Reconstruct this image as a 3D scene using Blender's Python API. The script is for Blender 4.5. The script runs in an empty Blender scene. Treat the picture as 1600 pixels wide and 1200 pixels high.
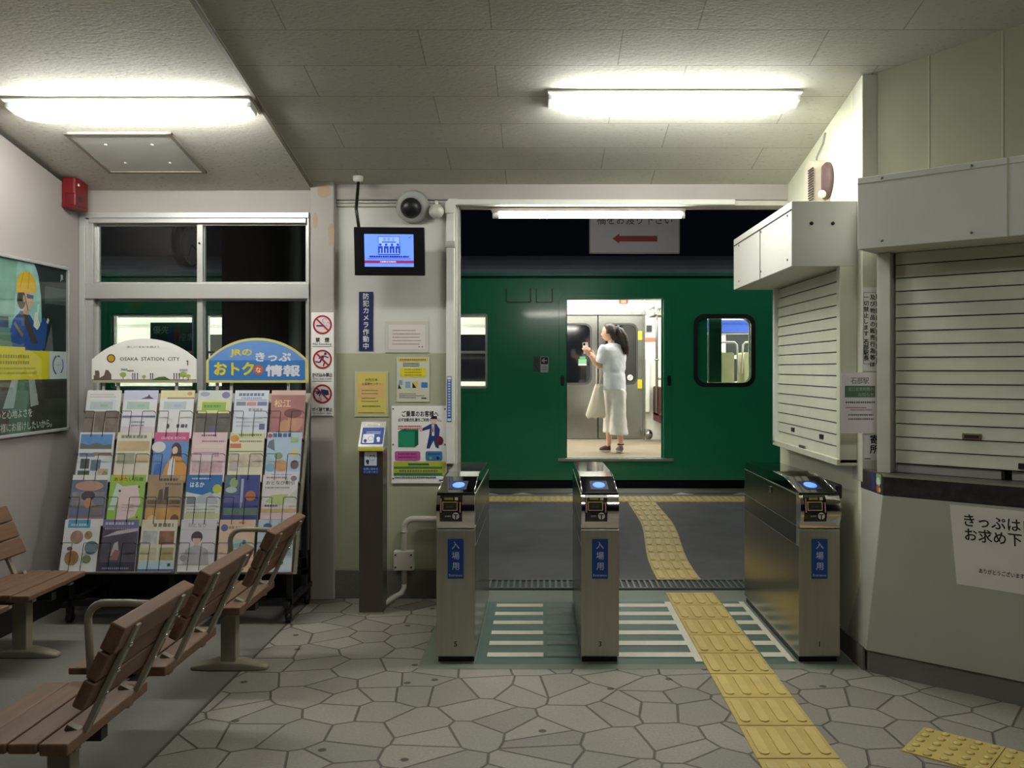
import bpy, bmesh, math, random
from mathutils import Matrix, Vector
random.seed(7)
scn = bpy.context.scene
C = scn.collection
# ------------------------------------------------------------------ camera, world, exposure
FPX, VX, VY, EYE = 1380.0, 846.0, 576.0, 1.45
cam_data = bpy.data.cameras.new('camera')
cam = bpy.data.objects.new('camera', cam_data); C.objects.link(cam)
cam.location = (0, 0, EYE); cam.rotation_euler = (math.pi/2, 0, 0)
cam_data.sensor_width = 36.0; cam_data.lens = 36.0*FPX/1600.0
cam_data.shift_x = (800-VX)/1600.0; cam_data.shift_y = -(600-VY)/1600.0
cam_data.clip_start = 0.05; cam_data.clip_end = 200
scn.camera = cam
world = bpy.data.worlds.new('night'); scn.world = world; world.use_nodes = True
bg = world.node_tree.nodes['Background']; bg.inputs[0].default_value = (0.010, 0.012, 0.020, 1); bg.inputs[1].default_value = 0.12
vs = scn.view_settings
vs.view_transform = 'Standard'; vs.look = 'None'; vs.gamma = 1.0; vs.use_curve_mapping = False
vs.exposure = 0.28
LAMP_E, TUBE_E, CAR_E, PLAT_E = 38.0, 44.0, 23.0, 33.0     # emission of the room lamps, doorway tube, car ceiling, added platform lamps

def PX(px, Y): return (px-VX)*Y/FPX
def PZ(py, Y): return EYE-(py-VY)*Y/FPX

# ------------------------------------------------------------------ materials
def lin(c): return c/12.92 if c <= 0.04045 else ((c+0.055)/1.055)**2.4
def rgb(h):
    if isinstance(h, str):
        h = h.lstrip('#'); h = ''.join(c*2 for c in h) if len(h) == 3 else h
        h = [int(h[i:i+2], 16) for i in (0, 2, 4)]
    return tuple(lin(x/255.0) for x in h)
MATS = {}
def mat(name, col, rough=.6, metal=0., noise=.08, nscale=6., bump=0., bscale=40., coat=0., spec=.5, emit=None, estr=0., stretch=(1, 1, 1)):
    if name in MATS: return MATS[name]
    m = bpy.data.materials.new(name); m.use_nodes = True
    nt = m.node_tree; N = nt.nodes; L = nt.links; b = N['Principled BSDF']
    c = rgb(col)
    b.inputs['Roughness'].default_value = rough; b.inputs['Metallic'].default_value = metal
    b.inputs['Coat Weight'].default_value = coat; b.inputs['Coat Roughness'].default_value = .08
    b.inputs['Specular IOR Level'].default_value = spec
    tc = N.new('ShaderNodeTexCoord'); mp = N.new('ShaderNodeMapping'); mp.inputs['Scale'].default_value = stretch
    L.new(tc.outputs['Object'], mp.inputs['Vector'])
    nz = N.new('ShaderNodeTexNoise'); nz.inputs['Scale'].default_value = nscale; nz.inputs['Detail'].default_value = 5
    L.new(mp.outputs['Vector'], nz.inputs['Vector'])
    mx = N.new('ShaderNodeMix'); mx.data_type = 'RGBA'
    mx.inputs[6].default_value = tuple(max(0, x*(1-noise*1.6)) for x in c)+(1,)
    mx.inputs[7].default_value = tuple(min(1, x*(1+noise*1.6)) for x in c)+(1,)
    L.new(nz.outputs['Fac'], mx.inputs[0]); L.new(mx.outputs[2], b.inputs['Base Color'])
    if bump:
        n2 = N.new('ShaderNodeTexNoise'); n2.inputs['Scale'].default_value = bscale; n2.inputs['Detail'].default_value = 4
        L.new(mp.outputs['Vector'], n2.inputs['Vector'])
        bp = N.new('ShaderNodeBump'); bp.inputs['Strength'].default_value = bump; bp.inputs['Distance'].default_value = .01
        L.new(n2.outputs['Fac'], bp.inputs['Height']); L.new(bp.outputs['Normal'], b.inputs['Normal'])
    if emit is not None:
        b.inputs['Emission Color'].default_value = rgb(emit)+(1,); b.inputs['Emission Strength'].default_value = estr
    MATS[name] = m
    return m
def ink(h, emit=0):
    return mat('ink_'+h.lstrip('#')+('_lit%g' % emit if emit else ''), h, rough=.5, noise=.02, nscale=30,
               emit=h if emit else None, estr=emit)
def nodes_of(m): return m.node_tree.nodes, m.node_tree.links, m.node_tree.nodes['Principled BSDF']
def glass_mat(name, tint=(.93, .96, .95), ior=1.5):
    m = bpy.data.materials.new(name); m.use_nodes = True
    N, L, b = nodes_of(m); N.remove(b); out = N['Material Output']
    tr = N.new('ShaderNodeBsdfTransparent'); tr.inputs[0].default_value = tint+(1,)
    gl = N.new('ShaderNodeBsdfGlossy'); gl.inputs['Roughness'].default_value = .01
    fr = N.new('ShaderNodeFresnel'); fr.inputs[0].default_value = ior
    mx = N.new('ShaderNodeMixShader')
    ge = N.new('ShaderNodeNewGeometry'); sb = N.new('ShaderNodeMath'); sb.operation = 'SUBTRACT'; sb.inputs[0].default_value = 1; L.new(ge.outputs['Backfacing'], sb.inputs[1])
    ml = N.new('ShaderNodeMath'); ml.operation = 'MULTIPLY'; L.new(sb.outputs[0], ml.inputs[0]); L.new(fr.outputs[0], ml.inputs[1])
    L.new(ml.outputs[0], mx.inputs[0]); L.new(tr.outputs[0], mx.inputs[1]); L.new(gl.outputs[0], mx.inputs[2]); L.new(mx.outputs[0], out.inputs[0])
    return m
GLASS = glass_mat('window_glass'); CARGLASS = glass_mat('car_glass', (.91, .94, .93))

def ceiling_mat(name, col, joints):
    m = mat(name, col, rough=.85, noise=.06, nscale=2.5)
    N, L, b = nodes_of(m)
    tc = N.new('ShaderNodeTexCoord')
    src = b.inputs['Base Color'].links[0].from_socket
    # rock-wool fissures: short dark flecks running across the boards
    mp = N.new('ShaderNodeMapping'); mp.inputs['Scale'].default_value = (26, 60, 60); L.new(tc.outputs['Object'], mp.inputs['Vector'])
    nz = N.new('ShaderNodeTexNoise'); nz.inputs['Scale'].default_value = 1.5; nz.inputs['Detail'].default_value = 3; L.new(mp.outputs[0], nz.inputs['Vector'])
    rp = N.new('ShaderNodeValToRGB'); rp.color_ramp.elements[0].position = .30; rp.color_ramp.elements[1].position = .42
    a = .80 if joints else .66
    rp.color_ramp.elements[0].color = (a, a, a, 1); rp.color_ramp.elements[1].color = (1, 1, 1, 1); L.new(nz.outputs['Fac'], rp.inputs[0])
    mx = N.new('ShaderNodeMix'); mx.data_type = 'RGBA'; mx.blend_type = 'MULTIPLY'; mx.inputs[0].default_value = 1
    L.new(src, mx.inputs[6]); L.new(rp.outputs[0], mx.inputs[7]); last = mx.outputs[2]
    if joints:
        bk = N.new('ShaderNodeTexBrick'); bk.inputs['Scale'].default_value = 1
        bk.inputs['Color1'].default_value = (1, 1, 1, 1); bk.inputs['Color2'].default_value = (.955, .96, .95, 1); bk.inputs['Mortar'].default_value = (.62, .61, .58, 1)
        bk.inputs['Mortar Size'].default_value = .004; bk.inputs['Mortar Smooth'].default_value = .5
        bk.inputs['Brick Width'].default_value = .91; bk.inputs['Row Height'].default_value = .29; bk.offset = .36
        mb_ = N.new('ShaderNodeMapping'); mb_.inputs['Location'].default_value = (.22, .153, 0); L.new(tc.outputs['Object'], mb_.inputs['Vector'])
        L.new(mb_.outputs[0], bk.inputs['Vector'])
        m2 = N.new('ShaderNodeMix'); m2.data_type = 'RGBA'; m2.blend_type = 'MULTIPLY'; m2.inputs[0].default_value = 1
        L.new(last, m2.inputs[6]); L.new(bk.outputs['Color'], m2.inputs[7]); last = m2.outputs[2]
    L.new(last, b.inputs['Base Color'])
    bp = N.new('ShaderNodeBump'); bp.inputs['Strength'].default_value = .35; bp.inputs['Distance'].default_value = .004
    L.new(nz.outputs['Fac'], bp.inputs['Height']); L.new(bp.outputs[0], b.inputs['Normal'])
    return m
def paving_mat():
    m = mat('stamped_paving', (140, 134, 125), rough=.62, noise=.12, nscale=1.6)
    N, L, b = nodes_of(m); tc = N.new('ShaderNodeTexCoord')
    src = b.inputs['Base Color'].links[0].from_socket
    v = N.new('ShaderNodeTexVoronoi'); v.voronoi_dimensions = '2D'; v.feature = 'DISTANCE_TO_EDGE'; v.inputs['Scale'].default_value = 5.0; v.inputs['Randomness'].default_value = .92
    v2 = N.new('ShaderNodeTexVoronoi'); v2.voronoi_dimensions = '2D'; v2.feature = 'F1'; v2.inputs['Scale'].default_value = 5.0; v2.inputs['Randomness'].default_value = .92
    L.new(tc.outputs['Object'], v.inputs['Vector']); L.new(tc.outputs['Object'], v2.inputs['Vector'])
    rp = N.new('ShaderNodeValToRGB'); rp.color_ramp.elements[0].position = .014; rp.color_ramp.elements[1].position = .032
    rp.color_ramp.elements[0].color = (.36, .34, .32, 1); rp.color_ramp.elements[1].color = (1, 1, 1, 1); L.new(v.outputs['Distance'], rp.inputs[0])
    sp = N.new('ShaderNodeSeparateColor'); L.new(v2.outputs['Color'], sp.inputs[0])
    mr = N.new('ShaderNodeMapRange'); mr.inputs[3].default_value = .86; mr.inputs[4].default_value = 1.1; L.new(sp.outputs[0], mr.inputs[0])
    m1 = N.new('ShaderNodeMix'); m1.data_type = 'RGBA'; m1.blend_type = 'MULTIPLY'; m1.inputs[0].default_value = 1; L.new(src, m1.inputs[6]); L.new(mr.outputs[0], m1.inputs[7])
    # fine grain
    nz = N.new('ShaderNodeTexNoise'); nz.inputs['Scale'].default_value = 90; nz.inputs['Detail'].default_value = 4; L.new(tc.outputs['Object'], nz.inputs['Vector'])
    mg = N.new('ShaderNodeMapRange'); mg.inputs[3].default_value = .72; mg.inputs[4].default_value = 1.25; L.new(nz.outputs['Fac'], mg.inputs[0])
    m3 = N.new('ShaderNodeMix'); m3.data_type = 'RGBA'; m3.blend_type = 'MULTIPLY'; m3.inputs[0].default_value = 1; L.new(m1.outputs[2], m3.inputs[6]); L.new(mg.outputs[0], m3.inputs[7])
    m2 = N.new('ShaderNodeMix'); m2.data_type = 'RGBA'; m2.blend_type = 'MULTIPLY'; m2.inputs[0].default_value = 1; L.new(m3.outputs[2], m2.inputs[6]); L.new(rp.outputs[0], m2.inputs[7])
    # old chewing-gum spots
    v3 = N.new('ShaderNodeTexVoronoi'); v3.voronoi_dimensions = '2D'; v3.feature = 'F1'; v3.inputs['Scale'].default_value = 1.9; v3.inputs['Randomness'].default_value = 1; L.new(tc.outputs['Object'], v3.inputs['Vector'])
    r3 = N.new('ShaderNodeValToRGB'); r3.color_ramp.elements[0].position = .026; r3.color_ramp.elements[1].position = .036
    r3.color_ramp.elements[0].color = (.22, .2, .19, 1); L.new(v3.outputs['Distance'], r3.inputs[0])
    m4 = N.new('ShaderNodeMix'); m4.data_type = 'RGBA'; m4.blend_type = 'MULTIPLY'; m4.inputs[0].default_value = 1; L.new(m2.outputs[2], m4.inputs[6]); L.new(r3.outputs[0], m4.inputs[7])
    L.new(m4.outputs[2], b.inputs['Base Color'])
    bp = N.new('ShaderNodeBump'); bp.inputs['Strength'].default_value = .7; bp.inputs['Distance'].default_value = .008
    L.new(rp.outputs[0], bp.inputs['Height']); L.new(bp.outputs[0], b.inputs['Normal'])
    return m
def twotone_mat(name, upper, lower, zsplit):
    m = mat(name, upper, rough=.7, noise=.05, nscale=2.0)
    N, L, b = nodes_of(m); tc = N.new('ShaderNodeTexCoord'); sx = N.new('ShaderNodeSeparateXYZ'); L.new(tc.outputs['Object'], sx.inputs[0])
    src = b.inputs['Base Color'].links[0].from_socket
    th = N.new('ShaderNodeMath'); th.operation = 'GREATER_THAN'; th.inputs[1].default_value = zsplit; L.new(sx.outputs['Z'], th.inputs[0])
    nz = N.new('ShaderNodeTexNoise'); nz.inputs['Scale'].default_value = 3.0; nz.inputs['Detail'].default_value = 6; L.new(tc.outputs['Object'], nz.inputs['Vector'])
    lo = N.new('ShaderNodeMix'); lo.data_type = 'RGBA'; c = rgb(lower)
    lo.inputs[6].default_value = tuple(x*.86 for x in c)+(1,); lo.inputs[7].default_value = tuple(min(1, x*1.1) for x in c)+(1,); L.new(nz.outputs['Fac'], lo.inputs[0])
    mx = N.new('ShaderNodeMix'); mx.data_type = 'RGBA'; L.new(th.outputs[0], mx.inputs[0]); L.new(lo.outputs[2], mx.inputs[6]); L.new(src, mx.inputs[7])
    L.new(mx.outputs[2], b.inputs['Base Color'])
    return m
def wood_mat():
    m = mat('bench_wood', (112, 82, 62), rough=.55, noise=.22, nscale=5, stretch=(9, .7, 9), bump=.08, bscale=20)
    return m
wood = wood_mat(); wood_end = mat('bench_wood_end', (86, 58, 46), rough=.7, noise=.2, nscale=40)
beige_metal = mat('bench_beige_metal', (146, 138, 120), rough=.45, noise=.06)
dark_metal = mat('dark_metal', (34, 33, 33), rough=.5, noise=.1)
black = mat('black_plastic', (16, 16, 18), rough=.35, noise=.05)
black_gloss = mat('black_gloss', (9, 9, 11), rough=.08, noise=.02, coat=.6)
steel = mat('brushed_steel', (192, 191, 178), rough=.44, metal=1., noise=.10, nscale=3, stretch=(14, 1, .6))
chrome = mat('chrome', (225, 222, 216), rough=.12, metal=1., noise=.02)
alu = mat('aluminium_frame', (205, 203, 200), rough=.38, metal=.55, noise=.04)
alu_dull = mat('aluminium_dull', (190, 188, 184), rough=.5, metal=.3, noise=.05)
white_pl = mat('white_plastic', (222, 220, 212), rough=.45, noise=.04)
cream = mat('cream_paint', (205, 206, 184), rough=.55, noise=.08, nscale=4)
grey_panel = mat('grey_white_panel', (206, 206, 198), rough=.5, noise=.05, nscale=3)
shutter_m = mat('shutter_paint', (208, 210, 190), rough=.5, noise=.09, nscale=5)
dark_gap = mat('dark_gap', (38, 36, 32), rough=.8)
wallL_m = mat('left_wall_paint', (158, 150, 147), rough=.75, noise=.06, nscale=1.5)
beam_m = mat('back_beam_paint', (172, 165, 159), rough=.7, noise=.08, nscale=3)
wallB_m = twotone_mat('back_panel_paint', (206, 204, 197), (172, 173, 146), PZ(552, 5.6))
wallR_m = mat('right_wall_paint', (226, 228, 202), rough=.7, noise=.06, nscale=2)
concrete = mat('concrete_base', (112, 108, 100), rough=.85, noise=.25, nscale=4, bump=.3, bscale=60)
baseblack = mat('black_skirting', (22, 21, 21), rough=.6, noise=.1)
floorL_m = mat('concrete_floor', (108, 104, 98), rough=.7, noise=.22, nscale=2.2, bump=.15, bscale=70)
paving = paving_mat()
asphalt = mat('platform_asphalt', (92, 92, 92), rough=.85, noise=.25, nscale=3, bump=.5, bscale=160)
matgreen = mat('mat_green', (74, 98, 86), rough=.5, noise=.12, nscale=5)
matgrey = mat('mat_grey_green', (112, 120, 108), rough=.55, noise=.14, nscale=5)
matwhite = mat('mat_white', (208, 204, 188), rough=.55, noise=.1, nscale=9)
tact = mat('tactile_yellow', (190, 166, 94), rough=.6, noise=.16, nscale=5, bump=.1, bscale=80)
tact_hi = mat('tactile_bar_yellow', (200, 178, 108), rough=.55, noise=.14, nscale=9)
traingreen = mat('train_green', (36, 146, 98), rough=.22, noise=.04, nscale=1.2, coat=.5, bump=.10, bscale=2.2)
trainroof = mat('train_roof_grey', (120, 122, 128), rough=.7)
rubber = mat('black_rubber', (12, 12, 12), rough=.5)
carwhite = mat('car_interior_white', (222, 224, 214), rough=.45)
carsteel = mat('car_door_steel', (140, 141, 136), rough=.22, metal=.9, noise=.12, nscale=2.2)
carfloor = mat('car_floor', (150, 138, 116), rough=.45, noise=.1)
maroon = mat('seat_maroon', (78, 30, 32), rough=.8, noise=.12, nscale=20)
seatcream = mat('seat_cream', (200, 200, 158), rough=.5)
red_box = mat('alarm_red', (124, 16, 26), rough=.4)
granite = mat('worn_dark_counter', (50, 43, 43), rough=.35, noise=.6, nscale=34)
skin_m = mat('skin', (222, 172, 146), rough=.5, noise=.03)
hair_m = mat('dark_brown_hair', (46, 28, 22), rough=.45, noise=.3, nscale=30, stretch=(3, 3, .6))
shirt_m = mat('pale_shirt_cloth', (230, 233, 240), rough=.85, noise=.05, bump=.1, bscale=20)
pants_m = mat('off_white_trouser_cloth', (238, 236, 232), rough=.85, noise=.05)
tote_m = mat('canvas_tote', (232, 224, 206), rough=.9, noise=.08)

# ------------------------------------------------------------------ mesh building
WM = {}
def frame(o, r, u):
    r = Vector(r).normalized(); u = Vector(u); u = (u-r*u.dot(r)).normalized(); z = r.cross(u)
    return Matrix(((r.x, u.x, z.x, o[0]), (r.y, u.y, z.y, o[1]), (r.z, u.z, z.z, o[2]), (0, 0, 0, 1)))
def facing(x, Y, z): return frame((x, Y, z), (1, 0, 0), (0, 0, 1))
def setprops(o, label=None, cat=None, group=None, kind=None):
    for k, v in (('label', label), ('category', cat), ('group', group), ('kind', kind)):
        if v: o[k] = v
    return o
def thing(name, label, cat, at=(0, 0, 0), group=None):
    o = bpy.data.objects.new(name, None); C.objects.link(o); o.empty_display_size = .05
    M = at if isinstance(at, Matrix) else Matrix.Translation(at)
    o.matrix_world = M; WM[o.name] = M.copy()
    return setprops(o, label, cat, group)
class MB:
    def __init__(s): s.v = []; s.f = []; s.mi = []; s.sm = []; s.mats = []
    def add(s, vs_, fs, m, smooth=False):
        if m not in s.mats: s.mats.append(m)
        k = s.mats.index(m); n = len(s.v)
        s.v += [Vector(p) for p in vs_]
        for f in fs: s.f.append([n+i for i in f]); s.mi.append(k); s.sm.append(smooth)
        return s
    def box(s, a, b, m, F=None):
        x0, y0, z0 = a; x1, y1, z1 = b
        P = [Vector(p) for p in ((x0, y0, z0), (x1, y0, z0), (x1, y1, z0), (x0, y1, z0), (x0, y0, z1), (x1, y0, z1), (x1, y1, z1), (x0, y1, z1))]
        if F is not None: P = [F @ p for p in P]
        return s.add(P, [(3, 2, 1, 0), (4, 5, 6, 7), (0, 1, 5, 4), (1, 2, 6, 5), (2, 3, 7, 6), (3, 0, 4, 7)], m)
    def hexa(s, P, m): return s.add(P, [(3, 2, 1, 0), (4, 5, 6, 7), (0, 1, 5, 4), (1, 2, 6, 5), (2, 3, 7, 6), (3, 0, 4, 7)], m)
    def prism(s, F, poly, z0, z1, m, smooth=False):
        n = len(poly)
        P = [F @ Vector((x, y, z0)) for x, y in poly]+[F @ Vector((x, y, z1)) for x, y in poly]
        s.add(P, [list(range(n-1, -1, -1)), list(range(n, 2*n))], m)
        return s.add(P, [(i, (i+1) % n, n+(i+1) % n, n+i) for i in range(n)], m, smooth)
    def rings(s, R, m, caps=True, smooth=True, closed=False):
        n = len(R[0]); V = [p for r in R for p in r]; F = []
        K = len(R)
        for k in range(K if closed else K-1):
            for i in range(n):
                j = (i+1) % n; a = k*n; b = ((k+1) % K)*n
                F.append((a+i, a+j, b+j, b+i))
        if caps and not closed: F += [list(range(n-1, -1, -1)), [(K-1)*n+i for i in range(n)]]
        return s.add(V, F, m, smooth)
    def tube(s, pts, r, m, n=8, caps=True, closed=False):
        pts = [Vector(p) for p in pts]; K = len(pts); rad = r if isinstance(r, (list, tuple)) else [r]*K
        R = []; up = None
        for k in range(K):
            if closed: t = pts[(k+1) % K]-pts[k-1]
            else: t = pts[min(k+1, K-1)]-pts[max(k-1, 0)]
            t.normalize()
            if up is None:
                up = Vector((0, 0, 1)) if abs(t.z) < .9 else Vector((1, 0, 0))
            a = (up-t*up.dot(t)).normalized(); up = a; b = t.cross(a)
            R.append([pts[k]+(a*math.cos(q)+b*math.sin(q))*rad[k] for q in [2*math.pi*i/n for i in range(n)]])
        return s.rings(R, m, caps, True, closed)
    def cyl(s, p, q, r, m, n=16, r2=None): return s.tube([p, q], [r, r if r2 is None else r2], m, n)
    def lathe(s, F, prof, m, n=24):
        R = [[F @ Vector((r*math.cos(a), r*math.sin(a), z)) for a in [2*math.pi*i/n for i in range(n)]] for r, z in prof]
        return s.rings(R, m)
    def ball(s, c, rad, m, nu=16, nv=10, F=None):
        rx, ry, rz = rad; c = Vector(c); R = []
        for k in range(nv+1):
            t = math.pi*(k/nv-.5); t = max(min(t, 1.55), -1.55)
            ring = [Vector((rx*math.cos(t)*math.cos(a), ry*math.cos(t)*math.sin(a), rz*math.sin(t))) for a in [2*math.pi*i/nu for i in range(nu)]]
            R.append([(F @ p if F is not None else p)+c for p in ring])
        return s.rings(R, m)
    def build(s, name, parent=None, loc=None, bevel=0, seg=2, **props):
        me = bpy.data.meshes.new(name)
        inv = None
        if parent is not None: M = WM[parent.name]; inv = M.inverted()
        else:
            M = loc if isinstance(loc, Matrix) else Matrix.Translation(loc if loc is not None else (0, 0, 0)); inv = M.inverted()
        me.from_pydata([tuple(inv @ p) for p in s.v], [], s.f)
        for m in s.mats: me.materials.append(m)
        me.polygons.foreach_set('material_index', s.mi); me.polygons.foreach_set('use_smooth', s.sm)
        me.update(); bm = bmesh.new(); bm.from_mesh(me)
        if not getattr(s, 'flat', False): bmesh.ops.recalc_face_normals(bm, faces=bm.faces)
        bm.to_mesh(me); bm.free()
        o = bpy.data.objects.new(name, me); C.objects.link(o)
        if parent is not None:
            o.parent = parent; WM[o.name] = M.copy()
        else:
            o.matrix_world = M; WM[o.name] = M.copy()
        if bevel:
            md = o.modifiers.new('edge', 'BEVEL'); md.width = bevel; md.segments = seg; md.limit_method = 'ANGLE'; md.angle_limit = .6
        return setprops(o, **props)
def box(name, a, b, m, parent=None, bevel=0, F=None, **k):
    loc = None
    if parent is None:
        c = ((a[0]+b[0])/2, (a[1]+b[1])/2, min(a[2], b[2])); loc = (F @ Matrix.Translation(c)) if F is not None else c
    return MB().box(a, b, m, F).build(name, parent, loc, bevel, **k)
def arcpts(cx, cy, r, a0, a1, n): return [(cx+r*math.cos(a0+(a1-a0)*i/n), cy+r*math.sin(a0+(a1-a0)*i/n)) for i in range(n+1)]
def rrect(x0, y0, x1, y1, r, n=5):
    P = []
    for cx, cy, a in ((x1-r, y0+r, -90), (x1-r, y1-r, 0), (x0+r, y1-r, 90), (x0+r, y0+r, 180)):
        P += arcpts(cx, cy, r, math.radians(a), math.radians(a+90), n)
    return P
def plate(mb, F, outer, holes, z0, z1, m):
    """a flat plate with holes cut through it"""
    bm = bmesh.new(); loops = []
    for lp in [outer]+holes:
        vv = [bm.verts.new((x, y, 0)) for x, y in lp]; loops.append(vv)
        for i in range(len(vv)): bm.edges.new((vv[i], vv[(i+1) % len(vv)]))
    bmesh.ops.triangle_fill(bm, edges=bm.edges[:], use_beauty=True, normal=(0, 0, 1))
    bm.verts.index_update()
    tri = [[v.index for v in f.verts] for f in bm.faces]; P2 = [(v.co.x, v.co.y) for v in bm.verts]; bm.free()
    n = len(P2)
    V = [F @ Vector((x, y, z1)) for x, y in P2]+[F @ Vector((x, y, z0)) for x, y in P2]
    FF = tri+[[n+i for i in reversed(f)] for f in tri]; k = 0
    for lp in [outer]+holes:
        q = len(lp)
        for i in range(q):
            a, b = k+i, k+(i+1) % q; FF.append((a, b, n+b, n+a))
        k += q
    mb.add(V, FF, m)
# ------------------------------------------------------------------ printed matter
TXT = {}
def text_mesh(s):
    key = s
    if key not in TXT:
        cu = bpy.data.curves.new('t', 'FONT'); cu.body = s; cu.size = 1; cu.resolution_u = 2
        o = bpy.data.objects.new('t', cu); C.objects.link(o)
        dg = bpy.context.evaluated_depsgraph_get(); dg.update()
        e = o.evaluated_get(dg); me = e.to_mesh()
        V = [(v.co.x, v.co.y) for v in me.vertices]; Fc = [list(p.vertices) for p in me.polygons]
        e.to_mesh_clear(); bpy.data.objects.remove(o); bpy.data.curves.remove(cu)
        TXT[key] = (V, Fc)
    return TXT[key]
class Art(MB):
    flat = True
    def __init__(s, F, z=.0006): super().__init__(); s.F = F; s.z = z; s.dz = .00012
    def M(s, c): return c if not isinstance(c, str) else ink(c)
    def poly(s, pts, c):
        s.z += s.dz
        return s.add([s.F @ Vector((x, y, s.z)) for x, y in pts], [list(range(len(pts)))], s.M(c))
    def rect(s, x, y, w, h, c): return s.poly([(x, y), (x+w, y), (x+w, y+h), (x, y+h)], c)
    def rr(s, x, y, w, h, r, c): return s.poly(rrect(x, y, x+w, y+h, r, 4), c)
    def disc(s, cx, cy, rx, c, ry=None, n=28):
        ry = ry or rx
        return s.poly([(cx+rx*math.cos(2*math.pi*i/n), cy+ry*math.sin(2*math.pi*i/n)) for i in range(n)], c)
    def ring(s, cx, cy, r, w, c, a0=0, a1=360, n=36):
        s.z += s.dz; A = [math.radians(a0+(a1-a0)*i/n) for i in range(n+1)]
        V = [s.F @ Vector((cx+q*math.cos(a), cy+q*math.sin(a), s.z)) for a in A for q in (r-w, r)]
        return s.add(V, [(2*i, 2*i+1, 2*i+3, 2*i+2) for i in range(n)], s.M(c))
    def line(s, p, q, w, c):
        dx, dy = q[0]-p[0], q[1]-p[1]; L = math.hypot(dx, dy) or 1; nx, ny = -dy/L*w/2, dx/L*w/2
        return s.poly([(p[0]-nx, p[1]-ny), (q[0]-nx, q[1]-ny), (q[0]+nx, q[1]+ny), (p[0]+nx, p[1]+ny)], c)
    def bars(s, x, y, w, n, pitch, h, c, ragged=.25):
        """rows of print too small to read"""
        s.z += s.dz; rnd = random.Random(int(x*9999+y*777))
        for i in range(n):
            ww = w*(1-ragged*rnd.random()); yy = y-i*pitch
            xx = x
            while xx < x+ww:
                seg = min(h*rnd.uniform(.8, 1.1), x+ww-xx)
                s.add([s.F @ Vector(p+(s.z,)) for p in ((xx, yy), (xx+seg, yy), (xx+seg, yy+h), (xx, yy+h))], [(0, 1, 2, 3)], s.M(c)); xx += h*1.28
        return s
    def text(s, t, x, y, size, c, align='c', w=None, bold=.0, vert=False, pitch=1.08, sx=1.0):
        s.z += s.dz
        if vert:
            for i, ch in enumerate(t):
                if ch == ' ': continue
                z = s.z; s.text(ch, x, y-i*size*pitch, size, c, 'c', None, bold, sx=sx); s.z = z
            return s
        V, Fc = text_mesh(t)
        if not V: return s
        x0 = min(p[0] for p in V); x1 = max(p[0] for p in V); k = size; kx = size*sx
        if w: kx = w/(x1-x0)
        ww = (x1-x0)*kx; ox = {'c': x-ww/2, 'l': x, 'r': x-ww}[align]
        sh = [(0, 0)] if bold <= 0 else [(bold*kx*.8*a_, bold*k*.8*b_) for a_, b_ in ((0, 0), (1, .5), (-1, -.5), (.5, -1), (-.5, 1))]
        for i, (du, dv) in enumerate(sh): s.add([s.F @ Vector((ox+(px-x0)*kx+du, y+py*k+dv, s.z+i*.00001)) for px, py in V], Fc, s.M(c))
        return s
    def done(s, name, parent, **k): return s.build(name, parent, **k) if s.v else None
def sheet(name, label, cat, F, w, h, t, m, group=None, poly=None, bevel=0):
    """a flat board or paper: thickness t in front of the frame F (origin at its lower-left corner)"""
    mb = MB()
    mb.prism(F, poly or [(0, 0), (w, 0), (w, h), (0, h)], 0, t, m)
    o = mb.build(name, None, F, bevel, label=label, cat=cat, group=group)
    return o, Art(F @ Matrix.Translation((0, 0, t)))
def pxsheet(name, label, cat, x0, y0, x1, y1, Y, t, m, **k):
    a, b = PX(x0, Y), PZ(y1, Y); w, h = PX(x1, Y)-a, PZ(y0, Y)-b
    o, art = sheet(name, label, cat, facing(a, Y, b), w, h, t, m, **k)
    return o, art, w, h
paper = mat('paper_white', (240, 236, 234), rough=.7, noise=.02)
paper_y = mat('paper_yellow', (214, 196, 104), rough=.7, noise=.05)
sign_w = mat('sign_white', (244, 240, 236), rough=.4, noise=.02)
# ================================================================== THE SETTING
YB = 5.6                                     # front of the back wall
XL, XR, XS = -2.92, 1.557, -1.445            # left wall, right wall, step between the two ceilings
CZ, CS = 2.61, .20                           # ceiling height at the back wall and its rise towards the entrance
def ceil_z(Y): return CZ+CS*(YB-Y)
D = Vector((.766, -.643, 0)).normalized(); NN = Vector((-.643, -.766, 0)).normalized()   # along / out of the angled counter
A0 = Vector((XR, 4.03, 0))
def ang(t, n, z): return A0+D*t+NN*n+Vector((0, 0, z))
def slab(name, x0, x1, y0, y1, dz, th, m):
    P = [(x0, y0, ceil_z(y0)+dz), (x1, y0, ceil_z(y0)+dz), (x1, y1, ceil_z(y1)+dz), (x0, y1, ceil_z(y1)+dz)]
    return MB().hexa(P+[(x, y, z+th) for x, y, z in P], m).build(name, kind='structure')
slab('ceiling', XS, 4.4, -1.6, YB+.16, 0, .12, ceiling_mat('ceiling_board', (196, 193, 182), True))
slab('ceiling_left', XL-.1, XS, -1.6, YB+.16, -.03, .15, ceiling_mat('ceiling_rockwool', (206, 201, 190), False))
box('trim_1', (XS-.006, -1.6, 0), (XS+.012, YB-.06, .012), mat('ceiling_trim', (120, 112, 100)), F=Matrix.Translation((0, YB, CZ-.035)) @ Matrix.Rotation(math.atan(-CS), 4, 'X') @ Matrix.Translation((0, -YB, 0)), kind='structure')
# floors
MB().box((XS, -2.0, -.12), (4.4, 5.76, 0), paving).build('floor', kind='structure')
box('floor_left', (XL, -2.0, -.12), (XS, 5.76, 0), floorL_m, kind='structure')
box('trim_2', (XS-.006, 1.0, 0), (XS+.006, 5.5, .0025), mat('joint_strip', (70, 66, 60)), kind='structure')
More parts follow.
